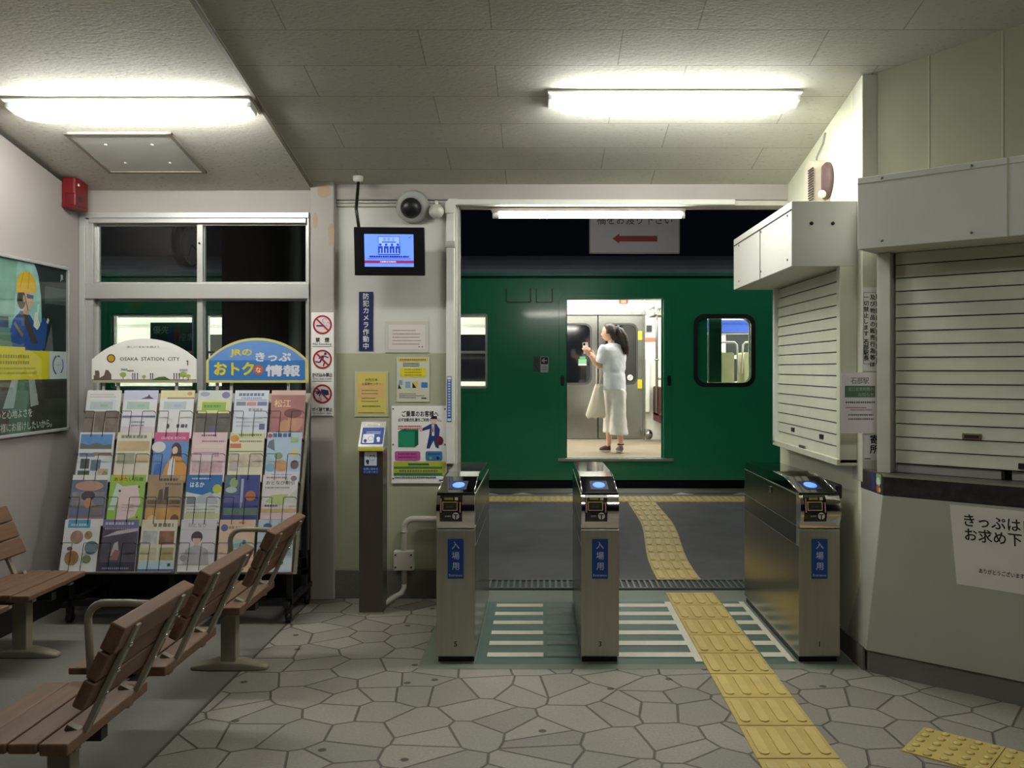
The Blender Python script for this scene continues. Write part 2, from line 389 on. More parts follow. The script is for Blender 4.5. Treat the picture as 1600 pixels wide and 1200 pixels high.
# left wall
ZY = Matrix(((0, 0, 1, 0), (1, 0, 0, 0), (0, 1, 0, 0), (0, 0, 0, 1)))       # x->Y, y->Z, z->X
MB().prism(Matrix.Translation((XL-.12, 0, 0)) @ ZY, [(-1.6, -.1), (YB+.16, -.1), (YB+.16, CZ-.1), (-1.6, ceil_z(-1.6)-.03)], 0, .12, wallL_m).build('wall_left', kind='structure')
box('baseboard_left', (XL, -1.6, 0), (XL+.012, YB, .13), baseblack, kind='structure')
# back wall, window bay
wx0, wx1, wz0, wz1 = PX(127, YB), PX(484, YB), .72, PZ(333, YB)
mb = MB()
mb.box((XL, YB, wz1), (-1.40, YB+.15, CZ+.02), beam_m)
mb.box((XL, YB, 0), (-1.40, YB+.15, wz0), beam_m)
mb.box((wx1, YB, wz0), (-1.40, YB+.15, wz1), beam_m)
mb.build('wall_back_window_bay', kind='structure')
box('baseboard_back', (XL, YB-.012, 0), (-1.47, YB, .30), baseblack, kind='structure')
# pillar
PY = 5.54
box('trim_pillar', (PX(485, PY), PY, 0), (PX(522, PY), YB+.15, CZ+.02), mat('pillar_paint', (172, 164, 158), rough=.7, noise=.1, nscale=4), bevel=.006, kind='structure')
mb = Art(facing(PX(485, PY), PY, 0)); pc = mat('peeled_paint_patch', (176, 152, 128), rough=.8)
mb.disc(.085, PZ(299, PY), .043, pc); mb.disc(.13, PZ(362, PY), .02, pc, ry=.05); mb.disc(.03, PZ(345, PY), .015, pc, ry=.05); mb.rect(.118, PZ(384, PY), .03, .06, pc)
mb.build('trim_pillar_patches', kind='structure')
# back panel between pillar and opening
ox0, ox1, oz = PX(714, YB), XR, PZ(321, YB)
box('wall_back', (-1.40, YB, .0), (ox0-.03, YB+.15, CZ+.02), wallB_m, kind='structure')
box('baseboard_back_panel', (PX(523, YB), YB-.03, 0), (ox0-.03, YB, PZ(889, YB)), concrete, bevel=.004, kind='structure')
box('trim_lintel', (-1.31, YB-.022, PZ(313, YB)), (XR, YB+.15, CZ+.02), beam_m, bevel=.004, kind='structure')
box('trim_opening_head', (ox0-.03, YB-.004, oz), (XR+.1, YB+.15, PZ(313, YB)), mat('opening_frame_paint', (206, 202, 190), rough=.6), kind='structure')
box('trim_opening_jamb', (ox0-.03, YB-.012, 0), (ox0, YB+.15, oz), mat('opening_frame_paint', (206, 202, 190)), bevel=.003, kind='structure')
box('trim_opening_edge', (ox0, YB+.02, 0), (ox0+.012, YB+.13, oz), alu, kind='structure')
# right wall, pilaster, angled wall
MB().prism(Matrix.Translation((XR, 0, 0)) @ ZY, [(4.30, -.1), (YB+.16, -.1), (YB+.16, CZ+.05), (4.30, ceil_z(4.30)+.05)], 0, .16, wallR_m).build('wall_right', kind='structure')
box('trim_pilaster', (XR-.002, 4.28, .9), (1.655, 4.42, 2.95), mat('pilaster_paint', (205, 204, 188), rough=.65, noise=.12, nscale=5), bevel=.004, kind='structure')
FA = frame(ang(.0, -.22, 0), D, (0, 0, 1))   # angled wall plane: x along, y up, z out
MB().prism(FA, [(-.1, .9), (3.9, .9), (3.9, 3.95), (-.1, 3.4)], -.12, 0, mat('angled_wall_paint', (154, 152, 128), rough=.75, noise=.07, nscale=2)).build('wall_right_angled', kind='structure')
jm = mat('wall_board_joint', (168, 166, 142))
for i, t in enumerate((.133, .444, .755, 1.06)):
    box('trim_joint', (t, 1.0, 0), (t+.007, 3.2, .0015), jm, F=FA, kind='structure')
# counter base under the angled window
def Bt(t, z=.105): return Vector((1.55, 4.22, z))+D*t
def Tt(t): return Vector((1.557, 4.03, .872))+D*t
mb = MB(); dn = -NN*.7
mb.hexa([Bt(0), Bt(3.6), Bt(3.6)+dn, Vector((1.56, 4.62, .105)), Tt(0), Tt(3.6), Tt(3.6)+dn, Vector((1.56, 4.62, .872))], mat('counter_base_paint', (182, 184, 174), rough=.55, noise=.06, nscale=3))
mb.build('wall_right_counter', bevel=.004, kind='structure')
MB().hexa([Bt(.012, 0)-NN*.012, Bt(3.6, 0)-NN*.012, Bt(3.6, 0)+dn, Vector((1.57, 5.6, 0)), Bt(.012)-NN*.012, Bt(3.6)-NN*.012, Bt(3.6)+dn, Vector((1.57, 5.6, .105))], concrete).build('baseboard_right', kind='structure')
box('baseboard_right_side', (1.545, 4.25, 0), (1.557, YB, .11), concrete, kind='structure')
# passage floor mat with painted stripes
mb = Art(Matrix.Identity(4), .001)
mb.rect(-.60, 4.262, 2.13, 1.49, matgrey); mb.rect(-.327, 4.33, .522, 1.16, matgreen)
mb.rect(.36, 4.33, .44, 1.16, matgreen); mb.rect(1.115, 4.33, .14, 1.16, matgreen)
ys = [FPX*EYE/(y-VY) for y in (946, 959, 973, 989, 1005.5, 1024)]
for y in ys:
    mb.rect(-.274, y-.034, .284, .068, matwhite)
    mb.rect(.03, y-.030, .16, .060, mat('mat_faded_white', (104, 116, 106), rough=.6, noise=.12))
    mb.rect(.375, y-.037, .40, .074, matwhite); mb.rect(1.115, y-.036, .125, .072, matwhite)
mb.rect(.762, 4.36, .036, 1.12, matwhite); mb.rect(1.222, 4.36, .030, 1.12, matwhite)
mb.build('floor_mat', kind='structure')
# threshold, platform
mb = MB(); mb.box((-3.2, 5.76, -.12), (6, 6.05, -.002), mat('threshold_concrete', (120, 122, 116), rough=.8, noise=.15))
mb.build('floor_threshold', kind='structure')
box('floor_platform', (-12, 6.05, -.12), (12, 9.57, 0), asphalt, kind='structure')
box('floor_platform_edge', (-12, 9.57, -1.0), (12, 10.70, 0), mat('platform_edge_concrete', (116, 114, 108), rough=.85, noise=.15, nscale=3), kind='structure')
mb = MB()
for i in range(40):
    x = -12+i*.6
    mb.box((x, 9.60, 0), (x+.592, 10.0, .004), tact)
    for k in range(8): mb.box((x+.03+.07*k, 9.62, .004), (x+.065+.07*k, 9.98, .008), tact_hi)
mb.build('platform_edge_tactile_line', None, (0, 9.8, 0), label='long yellow tactile line running along the platform edge beside the train', cat='tactile paving')
mb = Art(Matrix.Identity(4), .001)
mb.rect(-12, 10.16, 24, .17, mat('platform_green_line', (60, 76, 66), rough=.8))
for x in (-.75, -.35, .3, .62, 1.5, 2.2):
    mb.poly([(x, 10.17), (x+.26, 10.17), (x+.13, 10.32)], mat('platform_white_mark', (190, 188, 178), rough=.8))
mb.build('floor_platform_markings', kind='structure')
box('ground_track', (-14, 10.70, -1.2), (14, 16, -1.0), mat('track_ballast', (52, 48, 44), rough=.95, noise=.4, nscale=12), kind='structure')
# drain grating
mb = MB(); gm = mat('grating_steel', (96, 100, 94), rough=.5, metal=.6, noise=.2)
mb.box((-.6, 5.79, -.01), (1.6, 6.03, .002), mat('grating_dark', (58, 62, 58), rough=.7))
mb.box((-.6, 5.79, .0), (1.6, 5.805, .012), gm); mb.box((-.6, 6.015, .0), (1.6, 6.03, .012), gm)
for i in range(55): mb.box((-.59+.04*i, 5.80, .0), (-.575+.04*i, 6.02, .01), gm)
mb.build('drain_grating', None, (.5, 5.9, 0), label='narrow metal drain grating across the doorway to the platform', cat='grating')

# ================================================================== TACTILE PAVING
def tactile_run(name, label, left, right, ys, cat='tactile paving'):
    """ribbed guide tiles between two edge lines given as X(Y)"""
    mb = MB()
    for a, b in zip(ys[:-1], ys[1:]):
        g = .004
        P = [(left(a), a+g, 0), (right(a), a+g, 0), (right(b), b-g, 0), (left(b), b-g, 0)]
        mb.hexa(P+[(x, y, .005) for x, y, z in P], tact)
        for k in range(4):
            u0, u1 = (k+.24)/4, (k+.76)/4
            def q(u, y): return left(y)+(right(y)-left(y))*u
            Y0, Y1 = a+.03, b-.03
            um, ur, rr2 = (u0+u1)/2, (u1-u0)/2, .020
            pts = [(q(um+ur*math.cos(g2), Y1-rr2+rr2*math.sin(g2)), Y1-rr2+rr2*math.sin(g2)) for g2 in [math.pi*i/6 for i in range(7)]]+[(q(um+ur*math.cos(g2), Y0+rr2+rr2*math.sin(g2)), Y0+rr2+rr2*math.sin(g2)) for g2 in [math.pi+math.pi*i/6 for i in range(7)]]
            mb.prism(Matrix.Identity(4), pts, .004, .010, tact_hi)
    o = mb.build(name, None, ((left(ys[0])+right(ys[0]))/2, (ys[0]+ys[-1])/2, 0), label=label, cat=cat)
    o.modifiers.new('edge', 'BEVEL').width = .0015
    return o
ysin = [FPX*EYE/(y-VY) for y in (1187, 1136, 1095, 1056, 1026, 999, 975, 952, 926)]
ysin = [2.36, 2.66, 2.96]+ysin
ysin[3:] = [ysin[3]+.304*i for i in range(9)]
ysin[0:3] = [ysin[3]-.912, ysin[3]-.608, ysin[3]-.304]
tactile_run('tactile_strip', 'yellow ribbed tactile strip crossing the paving and passing between the ticket gates', lambda y: .800, lambda y: 1.108, ysin)
def lx(y): s = max(0, min(1, (y-6.3)/2.2)); return .795+.140*(3*s*s-2*s**3)
tactile_run('tactile_strip', 'yellow ribbed tactile strip bending over the dark asphalt of the platform', lx, lambda y: lx(y)+.30, [6.05+.293*i for i in range(13)])
# dotted block beside the counter
mb = MB(); FD = frame((1.36, 3.346, 0), D, NN*-1)
for i in range(3):
    mb.box((i*.3+.002, .002, 0), (i*.3+.298, .283, .005), tact, FD)
    for a in range(5):
        for b in range(5): mb.lathe(FD @ Matrix.Translation((i*.3+.03+.06*a, .025+.058*b, .005)), [(.017, 0), (.012, .005), (.0005, .0055)], tact_hi, 10)
mb.build('tactile_block', None, (1.7, 3.2, 0), label='yellow dotted tactile blocks on the paving in front of the angled counter', cat='tactile paving')

# ================================================================== LAMPS
def lamp(name, label, cx, Y, L, dz):
    F = frame((cx, Y, ceil_z(Y)+dz), (1, 0, 0), (0, 1, -CS))        # z points up out of the ceiling
    t = thing(name, label, 'ceiling light', F, 'strip lights on the ceiling')
    MB().box((-L/2-.015, -.085, -.012), (L/2+.015, .085, -.0005), white_pl, F).build('base_plate', t, bevel=.003)
    em = mat('lamp_diffuser', (250, 250, 245), emit=(250, 253, 246), estr=LAMP_E)
    R = []
    for x, s in ((-L/2, .10), (-L/2+.06, .72), (-L/2+.16, 1), (L/2-.16, 1), (L/2-.06, .72), (L/2, .10)):
        w, h = .030+.038*s, .03+.05*s
        R.append([F @ Vector(p) for p in ((x, -w-.012, -.012), (x, -w, -h*.6), (x, -w*.6, -h), (x, w*.6, -h), (x, w, -h*.6), (x, w+.012, -.012))])
    MB().rings(R, em).build('diffuser', t)
    for s in (-1, 1): MB().box((s*L/2-.012, -.05, -.035), (s*L/2+.012, .05, -.012), white_pl, F).build('end_cap', t, bevel=.003)
lamp('strip_light', 'long glowing strip light on the speckled ceiling beside the access hatch', -2.09, 4.515, 1.22, -.03)
lamp('strip_light', 'long glowing strip light on the jointed board ceiling before the ticket gates', .67, 4.50, 1.25, 0)
lamp('strip_light', 'added unseen strip light on the board ceiling over the entrance side', .67, .9, 1.25, 0)  # out of view, added to brighten the gate fronts and shutters
# tube in the doorway
F = facing(PX(768, 5.68), 5.68, 2.420)
t = thing('tube_light', 'bare fluorescent tube light hung under the lintel of the doorway', 'tube light', F)
Lt = PX(1070, 5.68)-PX(768, 5.68)
MB().box((0, .036, -.03), (Lt, .060, .03), white_pl, F).build('housing', t, bevel=.004)
MB().cyl(F @ Vector((.05, .018, 0)), F @ Vector((Lt-.02, .018, 0)), .021, mat('tube_glow', (250, 252, 250), emit=(255, 250, 240), estr=TUBE_E), 14).build('tube', t)
for x in (.02, Lt-.012): MB().cyl(F @ Vector((x-.012, .018, 0)), F @ Vector((x+.03, .018, 0)) if x < .1 else F @ Vector((x+.010, .018, 0)), .024, white_pl, 14).build('socket', t)
# platform canopy, and unseen lamps added under it to brighten the train
mb = MB(); mb.box((-9, 5.76, 3.45), (8, 10.3, 3.6), mat('canopy_dark', (40, 38, 36), rough=.9))
mb.build('ceiling_canopy', kind='structure')
for x, lab in ((3.4, 'added unseen strip light under the platform canopy past the shuttered kiosk'), (.1, 'added unseen strip light under the platform canopy above the open train door'), (-5.6, 'added unseen strip light under the platform canopy beyond the window bay')):
    F = Matrix.Translation((x, 8.6, 3.45)); t = thing('added_canopy_light', lab, 'ceiling light', F)
    MB().box((-.62, -.05, -.03), (.62, .05, 0), white_pl, F).build('housing', t)
    MB().cyl((x-.59, 8.6, 3.395), (x+.59, 8.6, 3.395), .02, mat('added_canopy_tube', (250, 252, 255), emit=(235, 245, 255), estr=PLAT_E), 12).build('tube', t)

# ================================================================== WINDOW
t = thing('window_1', None, None, (0, YB, wz0)); t['kind'] = 'structure'
F = facing(wx0, YB, 0)
W = wx1-wx0
def wz(p): return PZ(p, YB)
def wxx(p): return PX(p, YB)-wx0
mb = MB()
mb.box((0, wz0, -.02), (wxx(136), wz1, .03), alu_dull, F); mb.box((wxx(136), wz0, -.05), (wxx(147), wz1-.04, .012), alu, F)
mb.box((wxx(136), wz1-.035, -.03), (W, wz1, .03), alu, F); mb.box((wxx(141), wz(349), -.03), (W-.02, wz(341), .02), alu, F)
mb.box((wxx(481), wz0, -.05), (W, wz1-.035, .02), alu, F)
mb.box((wxx(136), wz(467), -.04), (W, wz(443), .024), alu, F)
mb.box((wxx(136), wz0, -.04), (W, wz0+.05, .024), alu, F)
mb.build('window_frame', t, bevel=.002)
for nm, z0, z1 in (('upper', wz(443), wz(349)), ('lower', wz0+.05, wz(467))):
    for k, (a, b) in enumerate(((147, 312), (312, 481))):
        mb = MB(); yy = -.02 if k else -.045
        a_, b_ = wxx(a), wxx(b)
        if k == 0: b_ += .02
        else: a_ -= .02
        st = .016
        mb.box((a_, z0, yy-.012), (a_+st, z1, yy+.012), alu, F); mb.box((b_-st*(2.0 if k == 0 else 1), z0, yy-.012), (b_, z1, yy+.012), alu, F)
        mb.box((a_, z1-.012, yy-.012), (b_, z1, yy+.012), alu_dull, F); mb.box((a_, z0, yy-.012), (b_, z0+.012, yy+.012), alu_dull, F)
        if k: mb.box((a_, z0, yy-.012), (a_+.036, z1, yy+.014), alu, F)
        s = mb.build('window_sash', t, bevel=.0015)
        MB().box((a_+st, z0+.01, yy-.003), (b_-st, z1-.01, yy+.003), GLASS, F).build('window_glass', t)
    if nm == 'upper': MB().cyl(F @ Vector((wxx(311.5), wz(380), -.0)), F @ Vector((wxx(311.5), wz(380), .006)), .006, dark_metal, 10).build('window_latch', t)
# things on the platform seen through the panes
box('wall_platform_screen', (-2.75, 7.6, 0), (-1.35, 7.7, 3.45), mat('screen_dark_board', (44, 42, 42), rough=.8, noise=.2), kind='structure')
MB().cyl((-2.08, 7.45, 0), (-2.08, 7.45, 3.45), .055, mat('canopy_post_grey', (92, 98, 92), rough=.6), 16).build('canopy_post', None, (-2.08, 7.45, 0), label='grey canopy post on the platform seen through the window', cat='post')
Fc = frame((-2.61, 6.5, 2.36), (.1, .99, 0), (0, 0, 1))
t = thing('platform_clock', 'round dark clock hanging over the platform behind the upper window pane', 'clock', Fc)
MB().lathe(Fc, [(.15, -.035), (.165, -.03), (.165, .03), (.15, .035)], dark_metal, 36).build('case', t)
for s in (1, -1):
    G = Fc @ Matrix.Rotation(0 if s > 0 else math.pi, 4, 'Y')
    MB().lathe(G, [(.0005, .0355), (.148, .0355), (.148, .037), (.0005, .037)], mat('clock_face', (120, 120, 124)), 36).build('dial', t)
    ar = Art(G, .0375)
    for i in range(12):
        a = i*math.pi/6; ar.line((.115*math.cos(a), .115*math.sin(a)), (.135*math.cos(a), .135*math.sin(a)), .008, '#1a1a1a')
    ar.done('hour_marks', t)
    ar = Art(G, .039); ar.line((0, 0), (.07, -.03), .012, '#111111'); ar.line((0, 0), (-.05, -.09), .008, '#111111'); ar.done('hands', t)
MB().cyl((-2.61, 6.5, 2.52), (-2.61, 6.5, 3.45), .012, dark_metal, 8).build('hanger_rod', t)
# ================================================================== KIOSK WITH SHUTTER ON THE RIGHT WALL
KY, KX = 4.35, 1.475
hz0, hz1, kz0 = PZ(416, KY), PZ(314, KY), PZ(724, KY)
t = thing('shuttered_kiosk', 'cream kiosk with a lowered slat shutter under a projecting hood beside the platform opening', 'kiosk', (1.52, 4.95, kz0))
mb = MB(); mb.box((1.232, KY, hz0+.0), (XR, YB+.06, hz1), grey_panel); hood = mb.build('hood', t, bevel=.003)
mb = MB(); mb.box((1.228, KY+.0, hz1-.045), (1.232, YB+.06, hz1-.040), dark_gap); mb.box((1.2295, KY+.62, hz0), (1.232, KY+.625, hz1-.045), dark_gap); mb.build('panel_joint', hood)
mb = MB()
for x, z in ((1.33, 2.165), (1.435, 2.165)): MB().cyl((x, KY-.006, z), (x, KY, z), .009, dark_metal, 10).build('screw', hood)
for y in (4.42, 4.95, 5.5):
    for z in (hz0+.04, hz1-.06): MB().cyl((1.228, y, z), (1.233, y, z), .006, mat('screw_grey', (130, 128, 120), metal=.5), 8).build('screw', hood)
mb = MB(); mb.box((KX-.006, KY, kz0), (XR, KY+.05, hz0), cream); mb.box((KX-.02, YB-.08, kz0), (XR, YB-.04, hz0), white_pl)
mb.box((KX-.02, KY, kz0-.012), (XR, YB-.04, kz0+.02), cream); mb.build('frame', t, bevel=.003)
mb = MB(); z = kz0+.02; n = 0
FK = Matrix(((0, 0, -1, KX+.008), (-1, 0, 0, YB-.08), (0, 1, 0, 0), (0, 0, 0, 1)))     # x -> -Y, y -> Z, z -> -X
L = YB-.08-KY-.05
mb.box((0, kz0+.02, -.02), (L, hz0, -.012), dark_gap, FK)
while z < hz0:
    z1 = min(z+.0545, hz0); P = [(0, z, 0), (L, z, 0), (L, z1, .004), (0, z1, .004)]
    mb.hexa([FK @ Vector((x, y, zz-.012)) for x, y, zz in P]+[FK @ Vector((x, y, .006 if zz == 0 else .001)) for x, y, zz in P], shutter_m)
    z += .059
sh = mb.build('slat_shutter', t, bevel=.002)
for i, (a, zz, w) in enumerate(((.30, .075, .06), (.83, .075, .06))):
    box('finger_slot', (a, kz0+zz+.02, .002), (a+w, kz0+zz+.045, .009), dark_metal, sh, F=FK, bevel=.002)
box('lock_plate', (.50, kz0+.01, .012), (.60, kz0+.035, .022), mat('lock_steel', (120, 118, 110), metal=.7, rough=.4), sh, F=FK, bevel=.002)
# beige horn speaker on the wall above
Fh = Matrix.Translation((XR, 4.86, 2.46))
t = thing('speaker_box', 'beige ribbed speaker box with cables on the wall above the kiosk hood', 'speaker', Fh)
mb = MB(); mb.prism(frame((XR, 4.90, 2.32), (0, -1, 0), (0, 0, 1)), rrect(-.07, 0, .07, .28, .055, 6), 0, .075, mat('speaker_beige', (200, 188, 170), rough=.5)); mb.build('case', t, bevel=.012, seg=3)
mb = MB()
for i in range(14): mb.box((XR-.081, 4.80+.015, 2.36+.014*i), (XR-.072, 4.895, 2.366+.014*i), mat('slot_dark', (70, 62, 56)))
mb.build('grille', t)
MB().lathe(frame((XR, 4.80, 2.47), (0, -1, 0), (0, 0, 1)), [(.10, 0), (.10, .015), (.088, .026), (.001, .028)], mat('back_plate_brown', (92, 70, 68), rough=.6), 28).build('back_plate', t)
MB().ball((XR-.045, 4.755, 2.39), (.022, .022, .022), white_pl, 14, 8).build('knob', t)
MB().tube([(XR-.03, 4.90, 2.58), (XR-.02, 4.93, 2.63), (XR-.008, 4.86, 2.69), (XR-.005, 4.83, 2.74)], .005, mat('cable_grey', (150, 146, 136)), 6).build('cable', t)

# ================================================================== ANGLED TICKET COUNTER
az0, az1 = 1.99, 2.314
FW = frame(ang(0, 0, 0), D, (0, 0, 1))
t = thing('ticket_counter_window', 'wide closed slat shutter with its post above the dark angled counter', 'shutter', frame(ang(.9, -.12, .965), D, (0, 0, 1)))
mb = MB(); mb.box((-.058, .965, -.17), (.004, az0-.001, -.09), mat('post_paint', (196, 194, 180), rough=.6, noise=.12, nscale=6), FW); mb.build('post', t, bevel=.003)
mb = MB(); z = 1.012
mb.box((.012, 1.0, -.18), (2.7, az0, -.155), dark_gap, FW)
while z < az0-.01:
    zu = min(z+.057, az0-.002); P = [(.014, z, 0), (2.7, z, 0), (2.7, zu, .004), (.014, zu, .004)]
    mb.hexa([FW @ Vector((x, y, -.15)) for x, y, q in P]+[FW @ Vector((x, y, -.128 if q == 0 else -.133)) for x, y, q in P], shutter_m); z += .0615
sh = mb.build('slat_shutter', t, bevel=.002)
box('finger_slot', (.305, 1.135, -.134), (.385, 1.163, -.124), mat('slot_brass', (120, 108, 84), rough=.5, metal=.4), sh, F=FW, bevel=.003)
box('finger_slot_recess', (.315, 1.142, -.1245), (.375, 1.156, -.1235), dark_gap, sh, F=FW)
box('lock_plate', (.53, 1.02, -.134), (.62, 1.045, -.122), dark_metal, sh, F=FW, bevel=.002)
mb = MB(); mb.box((.02, .966, -.165), (.46, 1.006, -.145), alu_dull, FW); mb.box((.50, .966, -.165), (2.7, 1.006, -.15), alu_dull, FW); mb.box((.46, .966, -.16), (.475, 1.008, -.14), dark_metal, FW); mb.build('lower_sash', t, bevel=.002)
t = thing('counter_awning', 'long grey-white panelled fascia jutting out above the angled ticket counter shutter', 'awning', frame(ang(1.2, 0, az0), D, (0, 0, 1)))
MB().box((-.078, az0, -.215), (3.0, az1, .10), grey_panel, FW).build('casing', t, bevel=.003)
mb = MB(); mb.box((-.078, az1-.030, .10), (3.0, az1-.026, .1015), jm, FW); mb.box((.535, az0, .10), (.540, az1, .1015), jm, FW); mb.box((1.15, az0, .10), (1.155, az1, .1015), jm, FW); mb.build('panel_joint', t)
mb = MB()
for x in (.03, .40, .75, 1.2):
    for y in (az0+.03, az1-.015): MB().cyl(FW @ Vector((x, y, .10)), FW @ Vector((x, y, .103)), .006, mat('screw_grey', (130, 128, 120)), 8).build('screw', t)
# counter shelf
sz0, sz1 = .872, .965
t = thing('counter_shelf', 'thick dark mottled shelf along the angled counter with a steel top edge', 'counter', frame(ang(1, -.1, sz0), D, (0, 0, 1)))
mb = MB(); poly = [A0, ang(3.6, 0, 0), ang(3.6, -.3, 0), Vector((XR, 4.31, 0))]
mb.prism(Matrix.Identity(4), [(p.x, p.y) for p in poly], sz0, sz1-.004, granite); mb.build('slab', t, bevel=.004)
mb = MB(); mb.prism(Matrix.Identity(4), [(p.x, p.y) for p in poly], sz1-.004, sz1, mat('shelf_top', (92, 88, 82), rough=.35, metal=.4)); mb.box((0, sz1-.008, -.002), (3.6, sz1+.001, .003), steel, FW); mb.build('top_edge', t)
Fs = frame((XR, 4.31, sz0), (0, -1, 0), (0, 0, 1))
o, ar = sheet('sticker', 'small colourful round-picture sticker on the end of the dark counter shelf', 'sticker', Fs @ Matrix.Translation((.14, .004, 0)), .13, .088, .0006, ink('#2b2438'))
ar.poly([(.02, .002), (.06, .02), (.05, .086), (.0, .086)], '#33306a'); ar.rect(.065, .045, .06, .042, '#8fae6a'); ar.disc(.09, .05, .022, '#c9d8d0'); ar.disc(.088, .02, .02, '#b8502e'); ar.disc(.108, .016, .012, '#e0b87a'); ar.done('print', o)
# paper on the leaning counter front
P0 = Bt(0); U = (Tt(0)-Bt(0)).normalized(); FC = frame(P0+NN*.0, D, U)
def on_counter(px, py):
    """where the view ray of a pixel meets the leaning front, as (x, y) in its frame"""
    o = Vector((0, 0, EYE)); d = Vector(((px-VX)/FPX, 1, -(py-VY)/FPX)); n = FC.col[2].xyz
    return (FC.inverted() @ (o+d*((FC.col[3].xyz-o).dot(n)/d.dot(n)))).xy
a = on_counter(1484, 788); b = on_counter(1495, 912)
w, h = .62, a.y-b.y
o, ar = sheet('paper_notice', 'big white paper sign in black handwriting-like letters taped below the angled counter', 'notice', FC @ Matrix.Translation((b.x, b.y, .001)), w, h, .0008, mat('paper_grey', (236, 232, 230), rough=.8, noise=.03), poly=[(0, 0), (w, -.01), (w, h), (a.x-b.x, h)])
q = on_counter(1507, 816)-b
ar.text('きっぷは自動券売機で', q.x, q.y-.012, .062, '#161616', 'l', bold=.018, sx=.93)
q = on_counter(1508, 838)-b
ar.text('お求め下さい。', q.x, q.y-.012, .062, '#161616', 'l', bold=.018, sx=.93)
q = on_counter(1530, 893)-b
ar.text('ありがとうございます', q.x, q.y-.004, .024, '#222222', 'l', bold=.02, w=.175)
ar.done('lettering', o)
# papers on the pilaster
Yp = 4.278
o, ar, w, h = pxsheet('paper_notice', 'tall narrow white notice in vertical black writing between the kiosk and the shutter post', 'notice', 1348, 449, 1380, 580, Yp, .001, paper)
ar.line((.004, h-.025), (w, h-.025), .002, '#333333'); ar.line((.004, .035), (w, .035), .002, '#333333'); ar.line((.004, .035), (.004, h-.025), .002, '#333333')
s_ = .0268
ar.text('及び物品の販売行為等は', .047, h-.058, s_, '#161616', vert=True, pitch=1.21, bold=.03)
ar.text('一切禁止します。', .016, h-.058, s_, '#161616', vert=True, pitch=1.09, bold=.03); ar.text('石部駅長', .016, .133, s_, '#161616', vert=True, pitch=.98, bold=.03)
[ar.rect(.064, h-.058-.0343*i, .026, .026, '#2a2a2a') for i in range(10)]
ar.done('lettering', o)
o, ar, w, h = pxsheet('paper_notice', 'small white sheet with brush-like black characters low on the pilaster above the counter shelf', 'notice', 1350, 672, 1380, 719, Yp, .001, paper)
ar.text('寄所', .050, .083, .046, '#141414', vert=True, pitch=1.02, bold=.03); ar.rect(.002, .004, .03, .006, '#777777'); ar.done('lettering', o)
Yn = 4.262
o, ar, w, h = pxsheet('paper_notice', 'white station notice with a green band pinned across the kiosk edge and pilaster', 'notice', 1314, 582, 1373, 677, Yn, .0015, mat('paper_lilac_white', (244, 236, 240), rough=.7, noise=.03))
ar.text('石部駅', w*.5, h-.052, .034, '#3a3a3a', w=.085, bold=-.004)
ar.rect(.018, h-.120, w-.036, .056, '#5d7f68')
ar.text('窓口営業時間の', w*.52, h-.088, .020, '#b9cbbb', w=.12); ar.text('お知らせ', w*.66, h-.114, .020, '#b9cbbb', w=.075)
ar.bars(.022, h-.148, .14, 1, .02, .008, '#6b6668', 0); ar.bars(.022, h-.172, .10, 1, .02, .005, '#b06a74', 0); ar.bars(.045, h-.183, .105, 1, .02, .005, '#b06a74', 0)
ar.bars(.035, h-.208, .12, 2, .020, .007, '#6b6668', 0); ar.done('lettering', o)

